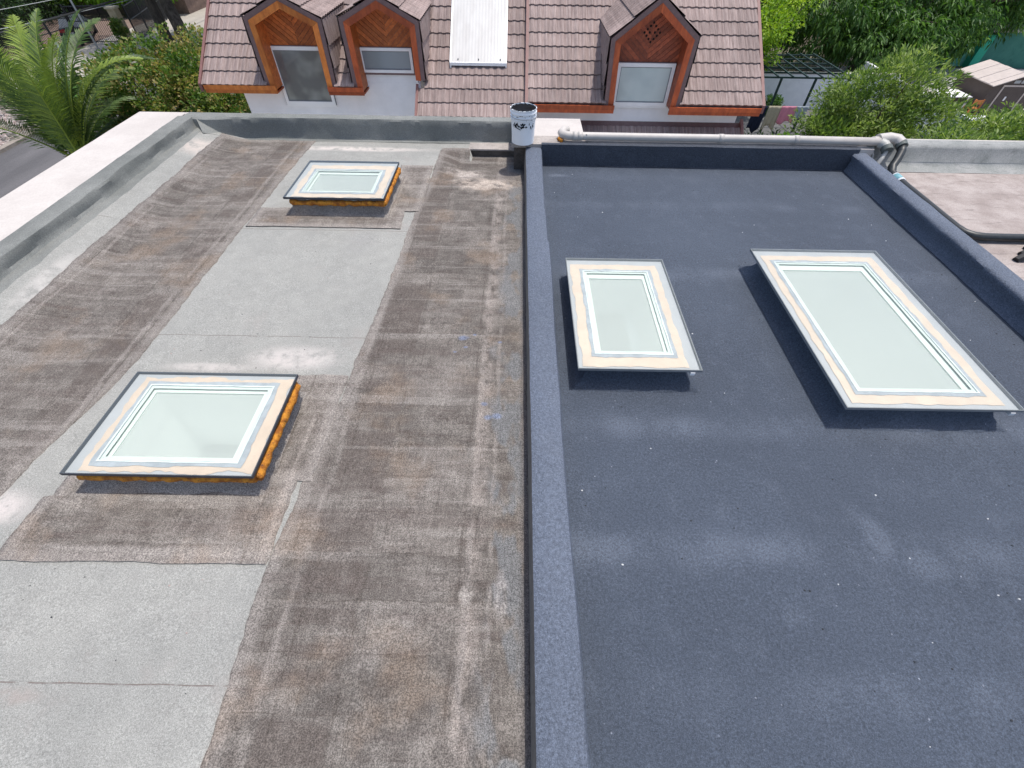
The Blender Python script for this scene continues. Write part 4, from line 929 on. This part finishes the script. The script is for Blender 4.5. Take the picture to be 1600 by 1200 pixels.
# big dark tree and neighbours on the right
tree('large_tree', 24, 37.5, [(20, 37, -3.0, 4.2, 3.4, 2.6), (26, 38, -3.0, 4.6, 3.6, 2.8), (23, 35.5, -4.2, 4.0, 2.4, 1.6), (31, 39, -2.2, 3.8, 3, 2.8), (16.5, 37.5, -3.0, 2.5, 3, 2.4), (28, 37, -4.2, 2.8, 2.4, 1.6), (34, 41, -1.4, 4, 3, 2.6), (38, 45, -1, 4.5, 3, 3)],
     'large dark green tree filling the garden behind the pergola', 'tree', LG_DARK, 1500, 44, .34, .4, clump_r=.75, droop=.75, asp=.30, up=.0, seed=4)
tree('lime_tree', 12.6, 28.3, [(12.7, 28.2, -2.5, 1.3, 1.2, .6), (12.3, 28.0, -3.7, 1.2, 1.1, .7), (13.8, 29.5, -1.9, 1.5, 1.2, .6)], 'bright yellow-green tree at the right edge of the tiled house', 'tree', LG_LIME, 130, 34, .18, .12, clump_r=.40, asp=.5, seed=5)
tree('garden_bush', 13.9, 18.9, [(13.5, 19.0, -3.3, 1.9, 1.5, 1.3), (14.6, 19.2, -2.6, 1.3, 1.2, .9), (12.4, 18.6, -4.2, 1.6, 1.3, 1.2), (15.4, 18.4, -3.9, 1.7, 1.4, 1.2), (13.9, 18.2, -4.6, 2.2, 1.4, 1.2), (11.6, 17.6, -4.6, 1.0, .9, .8)],
     'tall light green bush in front of the white garden wall', 'bush', LG_BUSH, 760, 34, .19, .16, clump_r=.34, asp=.30, droop=.05, up=.45, seed=6)
for (x, y, z, s_, lb) in ((11.0, 11.6, -2.25, .8, 'green shrub top just over the wall, first from the pipe elbows'), (12.6, 12.4, -2.1, .8, 'green shrub top just over the wall below the grey shed'), (14.6, 13.6, -2.3, .95, 'green shrub top at the right edge of the photo')):
    tree('garden_bush', x, y, [(x, y, z, 1.25*s_, 1.0*s_, .8*s_), (x+.7, y+.2, z-.4, .9*s_, .9*s_, .9*s_)], lb, 'bush', LG_BUSH, 210, 30, .15, .08, group='shrubs over the garden wall', clump_r=.27, asp=.32, up=.5, seed=int(x*3))
tree('garden_bush', 10.0, 17.4, [(10.0, 17.4, -4.35, .55, .5, .5), (10.5, 17.3, -4.5, .5, .5, .4)], 'small bright green shrub below the washing line', 'bush', LG_VINE, 60, 26, .17, .05, clump_r=.22, asp=.5, up=.4, seed=31)
tree('variegated_tree', 38, 41.5, [(38.5, 41.5, -3.6, 3.0, 2.0, 1.3), (41, 42, -3.4, 3, 2, 1.5)], 'cream and green variegated tree at the upper right corner above the teal wall', 'tree', LG_VAR, 260, 34, .36, .2, clump_r=.7, asp=.35, droop=.5, seed=9)
# tree masses farther out so the background goes on
for i, (x, y, r_) in enumerate(((6, 62, 9), (24, 62, 10), (48, 62, 10), (-10, 60, 8), (66, 58, 9))):
    tree('background_tree', x, y, [(x, y, G+4.5, r_, r_*.7, 4.0), (x+r_*.6, y+3, G+4, r_*.6, r_*.5, 3.6)], ['dark tree beyond the tiled house ridge', 'dark tree beyond the large garden tree', 'dark tree beyond the teal building', 'dark tree behind the leaning street trunks', 'dark tree at the far right beyond the teal building'][i], 'tree', LG_DARK, 420, 30, .6, .4, group='trees in the distance', clump_r=1.4, asp=.45, seed=40+i)
# hedge at the top left and vines on the fence
hd = empty('hedge', (-41, 44, G), 'tall very dark hedge at the upper left corner behind the street fence', 'hedge')
ob, _ = leaves('foliage', [(-38.5, 38, -4.6, 2.0, 5, 2.0), (-42, 46, -4.0, 3.6, 6, 2.6), (-47, 54, -3.2, 4, 6, 3.4), (-37.5, 33, -5.0, 1.8, 3.6, 1.6)], 760, 34, .26, LG_HEDGE, hd, clump_r=.7, asp=.5, seed=20); ob['kind'] = 'stuff'
mb = MB(); mb.box((-39.6, 32, G), (-38.4, 42, -5.2)); mb.box((-44, 42, G), (-41, 56, -4.6)); mb.build('hedge_core', plain('dark_twigs', (.012, .018, .01)), hd)
vn = empty('climbing_vine', (-34.5, 50, G+2.0), 'bright green vine spilling over the top of the street fence', 'vine')
ob, _ = leaves('foliage', [(-36.5, 50.5, -4.9, 3.6, .9, .7), (-32.5, 50.8, -4.9, 2.2, .8, .6), (-39.4, 50, -4.6, 2, .9, .6)], 190, 36, .26, LG_VINE, vn, clump_r=.5, asp=.6, seed=21); ob['kind'] = 'stuff'
mb = MB(); [mb.tube([(-39.5+i*1.5, 50.6, G), (-39.3+i*1.5, 50.5, -4.9)], .05, 6) for i in range(6)]; mb.build('stem', BARK, vn, True)
iv = empty('ivy', (-29.8, 41, G+1), 'yellow-green ivy hanging on the gate pillar', 'ivy')
ob, _ = leaves('foliage', [(-29.55, 40.5, -5.7, .35, .5, .9)], 50, 30, .16, LG_SHRUB, iv, clump_r=.22, asp=.6, seed=22); ob['kind'] = 'stuff'

# palm
PB = Vector((-12.95, 13.35, -3.35))
PT = empty('palm_tree', (PB.x, PB.y, G), 'palm with long arching feather fronds at the left edge beside the road', 'palm')
mb = MB(); mb.tube([(PB.x, PB.y, G-.1), (PB.x+.03, PB.y, -5.2), (PB.x, PB.y, -4.0), PB], [.30, .24, .25, .17], 12); mb.build('trunk', BARK, PT, True)
LG_PALM = leaf_mat('palm_leaf', [(.030, .065, .020), (.055, .105, .028), (.10, .165, .04), (.24, .32, .05)], .25, .5)
def frond(az, el, L, curl, seed, tone):
    g = random.Random(seed); mb = MB(); h = Vector((math.cos(az), math.sin(az), 0)); up = Vector((0, 0, 1))
    p = PB+h*.08; e = el; pts = []; n = 34
    side0 = h.cross(up).normalized(); tw = g.uniform(-.12, .12)
    for i in range(n+1):
        pts.append((p.copy(), e)); dr = h*math.cos(e)+up*math.sin(e); p = p+dr*(L/n)+side0*tw*(L/n)*.6; e -= curl/n*(.35+1.5*(i/n)**1.3)
    mb.tube([q[0] for q in pts], [.024*(1-.85*i/n)+.003 for i in range(n+1)], 5); rn = len(mb.f)
    tints = [.85]*len(mb.v)
    for i in range(3, n+1):
        for sub in (0, .33, .67):
            if i+sub > n: continue
            q = pts[i][0].lerp(pts[min(n, i+1)][0], sub); e_ = pts[i][1]; t = (i+sub)/n
            dr = h*math.cos(e_)+up*math.sin(e_); nup = side0.cross(dr).normalized()
            ll = .52*math.sin(math.pi*min(1, .14+t*.86))**.6*(1 if t > .12 else .4)*L/3.3
            for sg in (-1, 1):
                k = g.uniform(.85, 1.1); lift = .30+g.uniform(-.15, .15)
                d1 = (side0*sg*.80+dr*(.55+.35*t)+nup*lift).normalized(); a = q; b = q+d1*ll*.55*k; c = b+(d1-up*.42-nup*.1).normalized()*ll*.5*k
                wv = dr*.017+nup*.005*sg
                mb.add([a-wv*.5, a+wv*.5, b+wv, b-wv, c], [(0, 1, 2, 3), (3, 2, 4)]); tt = min(1, max(0, tone+g.uniform(-.18, .18))); tints += [tt]*5
    ob = mb.build('frond', LG_PALM, PT)
    at = ob.data.attributes.new('tint', 'FLOAT', 'POINT'); at.data.foreach_set('value', tints)
rr_ = random.Random(3); k = 0
for ring, (n, e0, L_r, cu) in enumerate(((9, 1.38, 3.7, .75), (16, 1.12, 4.0, 1.25), (18, .80, 3.8, 1.55), (14, .42, 3.3, 1.5))):
    for i in range(n):
        az = 6.283*i/n+ring*.37+rr_.uniform(-.15, .15)
        ax_ = math.degrees(az) % 360
        if ring > 0 and (250 < ax_ or ax_ < 25): continue  # no fronds grow against the building
        if ring > 0 and 188 < ax_: continue
        if ring > 1 and ax_ < 62: continue
        if ring > 2 and ax_ > 165: continue
        frond(az, e0+rr_.uniform(-.1, .1), L_r*rr_.uniform(.85, 1.1), cu*rr_.uniform(.8, 1.25), 100+k, rr_.choice([.15, .3, .45, .6, .85])); k += 1

# ------------------------------------------------------------------ street on the left
IRON = plain('black_iron', (.025, .026, .028), .5, .4)
def fence(xa, ya, xb, yb, h_, label, bars=.13, rails=3, mat=IRON):
    f = empty('street_fence', (xa, ya, G), label, 'fence', 'metal bar fences along the pavement'); d = Vector((xb-xa, yb-ya, 0)); L = d.length; d.normalize()
    mb = MB(); n = int(L/bars)
    for i in range(n): 
        p = Vector((xa, ya, G))+d*i*bars; mb.box((p.x-.013, p.y-.013, G+.12), (p.x+.013, p.y+.013, G+h_))
    b = mb.build('bars', mat, f); b['kind'] = 'stuff'
    for z in [.18, h_*.62, h_-.05][:rails]:
        mb = MB(); mb.tube([(xa, ya, G+z), (xb, yb, G+z)], .03, 6); mb.build('rail', mat, f)
    k = max(1, int(L/2.4))
    for i in range(k+1):
        p = Vector((xa, ya, G))+d*L*i/k; mb = MB(); mb.box((p.x-.045, p.y-.045, G), (p.x+.045, p.y+.045, G+h_+.06)); mb.build('post', mat, f)
fence(-33.6, 31, -33.0, 40.5, 1.9, 'black bar fence over the kerb wall left of the parked car')
fence(-33.0, 40.7, -30.3, 41.4, 2.3, 'bar gate standing in front of the dark parked car')
fence(-29.3, 41.8, -32.0, 52, 2.2, 'bar fence beyond the ivy pillar, partly behind the tree trunks')
PIL = empty('gate_pillar', (-29.9, 41.3, G), 'tan masonry gate pillar next to the bar gate', 'pillar')
mb = MB(); mb.box((-30.15, 41.1, G), (-29.6, 41.65, G+2.1)); mb.build('pillar_shaft', conc('tan_render', (.42, .33, .2), (.5, .4, .27)), PIL); mb = MB(); mb.box((-30.22, 41.03, G+2.1), (-29.53, 41.72, G+2.22)); mb.build('pillar_cap', conc('tan_cap', (.5, .42, .3), (.55, .47, .35)), PIL)
mb = MB(); mb.box((-33.8, 28, G), (-33.5, 40.4, G+.45)); tag(mb.build('low_wall', conc('tan_wall', (.38, .30, .22), (.46, .37, .28))), 'low tan wall carrying the black bar fence at the left edge', 'wall')
# brick-red strip of a driveway and house behind the fence
mb = MB(); mb.add([(-48, 38, G+.03), (-33.9, 38, G+.03), (-30.5, 50, G+.03), (-44, 50, G+.03)], [(0, 1, 2, 3)]); tag(mb.build('driveway', conc('driveway_paving', (.17, .12, .095), (.23, .17, .14))), kind='structure')
BH2 = empty('street_house', (-39, 54, G), 'low brown house with a pale gutter behind the vine at the upper left', 'house')
mb = MB(); mb.box((-46, 52, G), (-30.5, 60, G+2.4)); mb.build('wall', conc('brown_wall', (.17, .12, .10), (.24, .17, .14)), BH2); mb = MB(); mb.box((-46.5, 51.4, G+2.45), (-30, 51.6, G+2.75)); mb.build('gutter', PVCW, BH2); mb = MB(); mb.prism([(-46.5, 51.6, G+2.6), (-30, 51.6, G+2.6), (-30, 60, G+4.6), (-46.5, 60, G+4.6)], (0, 0, .15)); mb.build('roof', plain('clay_roof', (.28, .12, .07)), BH2)
for x in (-43, -37.5, -33):
    mb = MB(); mb.box((x, 51.93, G+.9), (x+1.4, 51.99, G+2.0)); mb.build('window', pane_mat('street_pane', (.05, .06, .07), .1), BH2)
# parked car
def car(x, y, rz):
    c = empty('parked_car', (x, y, G), 'dark parked car with red tail lamps behind the bar gate', 'car'); M = Matrix.Rotation(rz, 4, 'Z'); M.translation = (x, y, G)
    def T(mb): mb.v = [tuple(M @ Vector(v)) for v in mb.v]; return mb
    sec = [(-2.1, .35, .75), (-2.05, .32, .95), (-1.5, .30, 1.0), (-.9, .28, .98), (1.0, .28, .95), (1.9, .32, .85), (2.1, .38, .65)]
    mb = MB(); W_ = .86; V = []
    for (a, z0, z1) in sec: V += [(a, -W_, z0), (a, W_, z0), (a, W_+.02, (z0+z1)/2), (a, W_-.08, z1), (a, -W_+.08, z1), (a, -W_-.02, (z0+z1)/2)]
    mb.add(V, [(i*6+j, i*6+(j+1) % 6, (i+1)*6+(j+1) % 6, (i+1)*6+j) for i in range(len(sec)-1) for j in range(6)]+[(5, 4, 3, 2, 1, 0), tuple(36+j for j in range(6))]); fold(T(mb).build('body', plain('dark_car_paint', (.02, .022, .026), .25, .6), c), 40)
    mb = MB(); mb.add([(-1.9, -.74, .96), (-1.9, .74, .96), (1.0, .76, .94), (1.0, -.76, .94), (-1.35, -.60, 1.42), (-1.35, .60, 1.42), (.2, .60, 1.42), (.2, -.60, 1.42)], [(0, 1, 5, 4), (1, 2, 6, 5), (2, 3, 7, 6), (3, 0, 4, 7)]); T(mb).build('windows', pane_mat('car_glass', (.10, .12, .14), .06), c)
    mb = MB(); mb.prism([(-1.37, -.60, 1.41), (.22, -.60, 1.41), (.22, .60, 1.41), (-1.37, .60, 1.41)], (0, 0, .04)); T(mb).build('car_roof', plain('car_roof_paint', (.05, .05, .055), .25, .6), c)
    for s_ in (-1, 1):
        mb = MB(); mb.box((-2.14, s_*.62-.17, .72), (-2.05, s_*.62+.17, .90)); T(mb).build('tail_lamp', plain('red_lamp', (.5, .02, .03), .2, .6), c)
        for xx in (-1.35, 1.35):
            mb = MB(); mb.lathe([(0, -.1), (.2, -.1), (.32, -.09), (.32, .09), (.2, .1), (0, .1)], (0, 0, 0), 20); mb.v = [(v[0]+xx, v[2]+s_*.82, v[1]+.32) for v in mb.v]; T(mb).build('wheel', plain('tyre', (.02, .02, .02)), c, True)
    mb = MB(); mb.box((-2.13, -.26, .58), (-2.09, .26, .70)); T(mb).build('number_plate', PVCW, c)
car(-34.6, 43.0, R(118))
# street pole, sign post and the two tree trunks with crowns above the frame
LP = empty('street_lamp', (-30.9, 39.2, G), 'thin pale grey metal pole standing at the pavement beside the bar gate', 'street lamp')
GALV = plain('galvanised', (.42, .44, .45), .5, .5)
mb = MB(); mb.tube([(-30.9, 39.2, G), (-30.9, 39.2, G+3), (-30.9, 39.2, G+7.5)], [.07, .06, .045], 10); mb.build('pole', GALV, LP, True)
mb = MB(); mb.tube([(-30.9, 39.2, G+7.4), (-30.5, 39.2, G+7.9), (-29.6, 39.2, G+8.1)], .035, 8); mb.build('arm', GALV, LP, True); mb = MB(); mb.tube([(-29.7, 39.2, G+8.1), (-29.2, 39.2, G+8.08)], [.1, .06], 8); mb.build('lamp_head', GALV, LP, True)
SP = empty('marker_post', (-27.4, 31.8, G), 'short post in the lawn between palm and street tree, black above and white below', 'post')
mb = MB(); mb.tube([(-27.4, 31.8, G), (-27.4, 31.8, G+.7)], .07, 8); mb.build('post_foot', IRON, SP); mb = MB(); mb.tube([(-27.4, 31.8, G+.7), (-27.4, 31.8, G+2.1)], .05, 8); mb.build('post_shaft', PVCW, SP); mb = MB(); mb.tube([(-27.4, 31.8, G+2.1), (-27.4, 31.8, G+3.0)], .07, 8); mb.build('post_top', IRON, SP)
tree('roadside_tree', -26.6, 40.9, [(-27.5, 42, .6, 4.5, 4, 2.4), (-24, 40, 1.4, 3.5, 3.5, 2)], 'thick dark leaning trunk on the pavement, nearer the bar gate', 'tree', LG_DARK, 420, 26, .30, .42, group='roadside trees', lean=(-.8, 1.6), clump_r=.8, asp=.5, seed=50)
tree('roadside_tree', -24.2, 39.4, [(-22, 42, 1.0, 4, 4, 2.2), (-25.5, 44, .8, 3, 3, 2)], 'dark leaning trunk on the pavement nearest the tiled house', 'tree', LG_DARK, 380, 26, .30, .46, group='roadside trees', lean=(-2.4, 3.0), clump_r=.8, asp=.5, seed=51)
# overhead cables strung between two far-off poles
for i, (a, b, r_, lb) in enumerate((((-34, 22, -.75), (-33, 60, -1.6), .016, 'topmost thin grey cable crossing the palm'), ((-31, 20, -1.6), (-31, 60, -2.7), .016, 'second thin grey cable crossing the palm'), ((-29.5, 20, -2.3), (-30, 60, -3.3), .016, 'third thin grey cable crossing the palm'),
                      ((-27, 18, -3.0), (-27.6, 62, -3.0), .05, 'thick black bundled cable crossing in front of the bar gate'), ((-28, 20, -2.8), (-28.4, 60, -3.9), .016, 'lowest thin grey cable above the pavement'))):
    A, B = Vector(a), Vector(b); mb = MB(); mb.tube([A.lerp(B, t/24)-Vector((0, 0, .5*4*(t/24)*(1-t/24))) for t in range(25)], r_, 5)
    if r_ > .03: 
        for q in (.50, .535, .56): p = A.lerp(B, q)-Vector((0, 0, .5*4*q*(1-q))); mb.tube([p-Vector((0, .5, 0)), p+Vector((0, 0, .03)), p+Vector((0, .5, 0))], [.05, .13, .05], 6)
    tag(mb.build('overhead_cable', IRON if r_ > .03 else GALV), lb, 'cable', 'cables over the street')
for (x, y, lb) in ((-30.5, 19, 'utility pole carrying the cables, out of the photo to the left'), (-30.3, 61, 'utility pole carrying the cables, beyond the upper edge')):
    mb = MB(); mb.tube([(x, y, G), (x, y, G+8)], [.16, .11], 10); P_ = empty('utility_pole', (x, y, G), lb, 'pole'); mb.build('pole', conc('pole_concrete', (.3, .29, .27), (.36, .35, .33)), P_, True); mb = MB(); mb.box((x-4, y-.06, G+3.4), (x+4, y+.06, G+3.5)); mb.box((x-4, y-.06, G+5.4), (x+4, y+.06, G+5.5)); mb.build('crossarm', IRON, P_)

# ------------------------------------------------------------------ gardens on the right
mb = MB(); mb.add([(6.5, 20, G+.02), (21, 20, G+.02), (21, 29.2, G+.02), (6.5, 29.2, G+.02)], [(0, 1, 2, 3)]); tag(mb.build('patio', conc('patio_concrete', (.10, .10, .10), (.15, .147, .143))), kind='structure')
mb = MB(); mb.add([(21.5, 22, G+.03), (60, 22, G+.03), (60, 38.3, G+.03), (21.5, 38.3, G+.03)], [(0, 1, 2, 3)]); tag(mb.build('courtyard_paving', conc('courtyard_concrete', (.40, .375, .36), (.47, .44, .43))), kind='structure')
GW = empty('garden_wall', (12, 29.4, G), 'white rendered garden wall behind the pergola posts', 'wall')
mb = MB(); mb.box((9, 29.3, G), (21.5, 29.5, G+1.7)); mb.build('wall', WHITEW, GW); mb = MB(); mb.box((8.95, 29.27, G+1.703), (21.5, 29.53, G+1.76)); mb.build('coping', CREAM, GW)
mb = MB(); mb.box((21.5, 22, G), (21.7, 33, G+1.5)); mb.build('wall', WHITEW, GW)
GRN = plain('dark_green_metal', (.015, .04, .032), .5, .4, .1, 8)
PG = empty('pergola', (13.5, 25.5, G), 'dark green metal pergola frame in front of the white garden wall', 'pergola')
ZT = G+2.42; Y0, Y1 = 25.6, 28.6; Xs = [11.0, 13.02, 14.72, 16.35]
for x in Xs:
    mb = MB(); mb.box((x-.045, Y0-.045, G), (x+.045, Y0+.045, ZT)); mb.build('post', GRN, PG)
for y in lin(Y0, Y1+1.2, 6):
    mb = MB(); mb.box((9.6, y-.03, ZT), (16.6, y+.03, ZT+.07)); mb.build('beam', GRN, PG)
for i in range(10):
    x = 9.9+i*.72; mb = MB(); mb.box((x-.03, Y0-.1, ZT+.072), (x+.03, Y1+1.3, ZT+.12)); mb.build('rafter', GRN, PG)
LM = empty('wall_lantern', (13.1, 29.1, G+1.4), 'small dark wall lantern on the white garden wall beside the first pergola post', 'lantern'); mb = MB(); mb.tube([(13.1, 29.28, G+1.5), (13.1, 29.1, G+1.52)], .03, 6); mb.build('bracket', IRON, LM); mb = MB(); mb.lathe([(0, .28), (.10, .2), (.08, 0), (0, -.02)], (13.1, 29.08, G+1.25), 8); mb.build('lantern_body', IRON, LM)
pl = empty('planter_bed', (12.5, 23, G), 'grey concrete bed below the washing line', 'planter'); mb = MB(); mb.box((9.2, 22.4, G), (13.6, 23.0, G+.35)); mb.build('bed_wall', conc('bed_concrete', (.15, .145, .145), (.20, .195, .195)), pl)
tree('round_shrub', 14.4, 28.3, [(14.4, 28.3, G+.45, .6, .5, .45)], 'small round dark shrub at the foot of the white garden wall', 'bush', LG_DARK, 60, 26, .13, .04, clump_r=.16, asp=.5, seed=60)
tree('dark_shrub', 12.2, 21.4, [(11.4, 21.4, G+.7, 1.4, .8, .6), (15.6, 23.5, G+.9, 1.3, 1.0, .9)], 'dark shaded shrub between washing line and flat roof', 'bush', LG_HEDGE, 160, 28, .16, .05, clump_r=.3, asp=.5, seed=61)
# washing line and clothes
WL = empty('washing_line', (13, 24.2, G), 'thin washing line strung in front of the pergola', 'washing line')
mb = MB(); mb.tube([(10.2, 24.2, G+1.70), (12.5, 24.2, G+1.62), (15.0, 24.2, G+1.66)], .008, 5); mb.build('line', GALV, WL); mb = MB(); mb.tube([(10.2, 24.2, G), (10.2, 24.2, G+1.72)], .03, 6); mb.build('post', GRN, WL); mb = MB(); mb.tube([(15.0, 24.2, G), (15.0, 24.2, G+1.7)], .03, 6); mb.build('post', GRN, WL)
def cloth(x, wd, ln, col, lb, nm, seed):
    m_ = plain('cloth_'+nm, col, .9, .1, .08, 10); mb = MB(); n = 14; k = 8; V = []
    top = G+1.64
    for j in range(k+1):
        for i in range(n+1):
            u = i/n; v = j/k; V.append((x+wd*u*(1-.10*v*math.sin(seed)), 24.2-.02+.045*math.sin(u*17+seed)*v+.02, top-ln*v*(1-.12*math.sin(u*7+seed*3))-.0))
    mb.add(V, [(j*(n+1)+i, j*(n+1)+i+1, (j+1)*(n+1)+i+1, (j+1)*(n+1)+i) for j in range(k) for i in range(n)])
    o = mb.build(nm, m_, None, True, loc=(x+wd/2, 24.2, top)); sm = o.modifiers.new('thickness', 'SOLIDIFY'); sm.thickness = .012
    tag(o, lb, 'laundry', 'washing hung on the line')
cloth(11.05, .5, .4, (.75, .42, .38), 'salmon cloth hung on the line next to the tiled roof', 'hanging_cloth', 1.1)
cloth(11.55, .65, 1.1, (.02, .025, .045), 'long navy blue garment hung on the line', 'hanging_cloth', 2.3)
cloth(12.25, .62, .95, (.48, .42, .30), 'beige towel hung on the line', 'hanging_towel', 3.7)
cloth(12.88, .72, .72, (.78, .30, .38), 'bright pink towel hung on the line', 'hanging_towel', 5.2)
cloth(13.62, .55, .5, (.42, .47, .50), 'pale grey cloth hung on the line, last to the right', 'hanging_cloth', 6.9)
# shed
SH = empty('garden_shed', (27.7, 29.5, G), 'brown-grey metal garden shed with pale ribbed gable roof at the right edge', 'shed')
SHM = plain('shed_brown', (.095, .075, .065), .6, .3, .08, 3); SHR = plain('shed_roof_cream', (.52, .45, .40), .5, .3, .08, 4)
sx0, sx1, sy0, sy1, ze, zr_ = 26.5, 29.0, 28.7, 31.4, -4.85, -4.35; G2 = G
sx0, sx1 = 26.45, 29.1
zE, zA = -5.02, -4.55; xm = (sx0+sx1)/2
mb = MB(); mb.prism([(sx0, sy0, G), (sx1, sy0, G), (sx1, sy0, zE), (xm, sy0, zA), (sx0, sy0, zE)], (0, sy1-sy0, 0)); mb.build('shed_wall', SHM, SH)
for sgn in (-1, 1):
    xa = sx0-.15 if sgn < 0 else sx1+.15
    n = 7
    for i in range(n):
        ya_, yb_ = sy0-.2+(sy1-sy0+.4)*i/n, sy0-.2+(sy1-sy0+.4)*(i+1)/n-.02
        mb = MB(); q = [(xa, ya_, zE-.03), (xm, ya_, zA+.04), (xm, yb_, zA+.04), (xa, yb_, zE-.03)]; q = q if sgn > 0 else q[::-1]; mb.prism(q, (0, 0, .05 if i % 2 else .04)); mb.build('roof_panel', SHR, SH)
mb = MB(); mb.box((27.0, sy0-.03, G+.05), (27.08, sy0, zE+.02)); mb.box((28.4, sy0-.03, G+.05), (28.48, sy0, zE+.02)); mb.box((27.08, sy0-.03, zE-.06), (28.4, sy0, zE+.02)); mb.build('door_frame', SHR, SH)
mb = MB(); mb.box((27.09, sy0-.02, G+.05), (28.39, sy0, zE-.07)); d_ = mb.build('door', SHM, SH); mb = MB(); mb.box((27.5, sy0-.05, G+.75), (27.58, sy0-.02, G+.95)); mb.build('handle', PVCW, d_, loc=SH.location)
for x in (27.45, 27.85): mb = MB(); mb.box((x, sy0-.015, zE+.10), (x+.32, sy0, zE+.24)); mb.build('gable_window', pane_mat('shed_pane', (.4, .42, .42), .3), SH)
# teal building
TB = empty('teal_building', (36, 39.5, G), 'teal green rendered building at the upper right behind the shed', 'building')
TEAL = conc('teal_render', (.05, .17, .135), (.065, .20, .16), 1.5); TEALB = conc('bright_teal_render', (.04, .38, .24), (.06, .42, .28), 1.5); TEALP = conc('pale_teal', (.13, .38, .30), (.16, .43, .34))
mb = MB(); mb.box((33.05, 38.5, G), (50, 46, G+2.1)); mb.build('wall', TEAL, TB)
mb = MB(); mb.box((32.45, 38.3, G), (33.05, 46, G+1.95)); mb.build('pier', TEALB, TB); mb = MB(); mb.box((29.5, 38.9, G), (32.45, 39.1, G+1.5)); mb.build('side_wall', TEALP, TB)
mb = MB(); mb.box((32.3, 38.2, G+2.103), (50.2, 46.2, G+2.25)); mb.build('roof_slab', conc('roof_concrete', (.3, .3, .28), (.4, .4, .37)), TB)
mb = MB(); mb.tube([(36.1, 38.45, G+1.5), (36.1, 38.3, G+1.5)], .09, 8); mb.build('wall_lamp', IRON, TB)
PKB = empty('pink_house', (42, 62, G), 'pinkish house glimpsed above the large dark tree', 'house'); mb = MB(); mb.box((38, 58, G), (44, 64, G+5.2)); mb.build('wall', conc('pink_wall', (.5, .3, .24), (.55, .35, .28)), PKB); mb = MB(); mb.prism([(37.6, 57.6, G+5.2), (44.4, 57.6, G+5.2), (41, 57.6, G+6.6)], (0, 7, 0)); mb.build('roof', plain('clay_roof_pink', (.33, .14, .09)), PKB)
# table and chair, near wall
TBL = empty('garden_table', (25.6, 30, G), 'small white-topped table beside the shed', 'table'); mb = MB(); mb.box((24.6, 29.2, G+.72), (26.2, 30.6, G+.77)); mb.build('table_top', PVCW, TBL)
for (x, y) in ((24.7, 29.3), (26.1, 29.3), (24.7, 30.5), (26.1, 30.5)): mb = MB(); mb.box((x-.03, y-.03, G), (x+.03, y+.03, G+.72)); mb.build('leg', PVCW, TBL)
CH = empty('garden_chair', (25.9, 28.5, G), 'orange wooden chair in front of the white-topped table', 'chair'); OW = wood_mat('orange_chair_wood', (.55, .2, .05), (.4, .13, .03))
for (x, y, z) in ((25.7, 28.3, .9), (26.15, 28.3, .9), (25.7, 28.75, .45), (26.15, 28.75, .45)): mb = MB(); mb.box((x-.03, y-.03, G), (x+.03, y+.03, G+z)); mb.build('leg', OW, CH)
mb = MB(); mb.box((25.66, 28.28, G+.42), (26.19, 28.79, G+.46)); mb.build('seat', OW, CH); mb = MB(); mb.box((25.73, 28.27, G+.66), (26.12, 28.3, G+.86)); mb.build('backrest', OW, CH)
NW = empty('yard_wall', (25, 24, G), 'white yard wall at the right edge in front of the shed, half behind the shrubs', 'wall'); mb = MB(); mb.box((21.7, 25.6, G), (45, 25.85, G+.75)); mb.build('wall', WHITEW, NW); mb = MB(); mb.box((21.7, 25.5, G+.753), (45, 25.95, G+.84)); mb.build('coping', PVCW, NW)
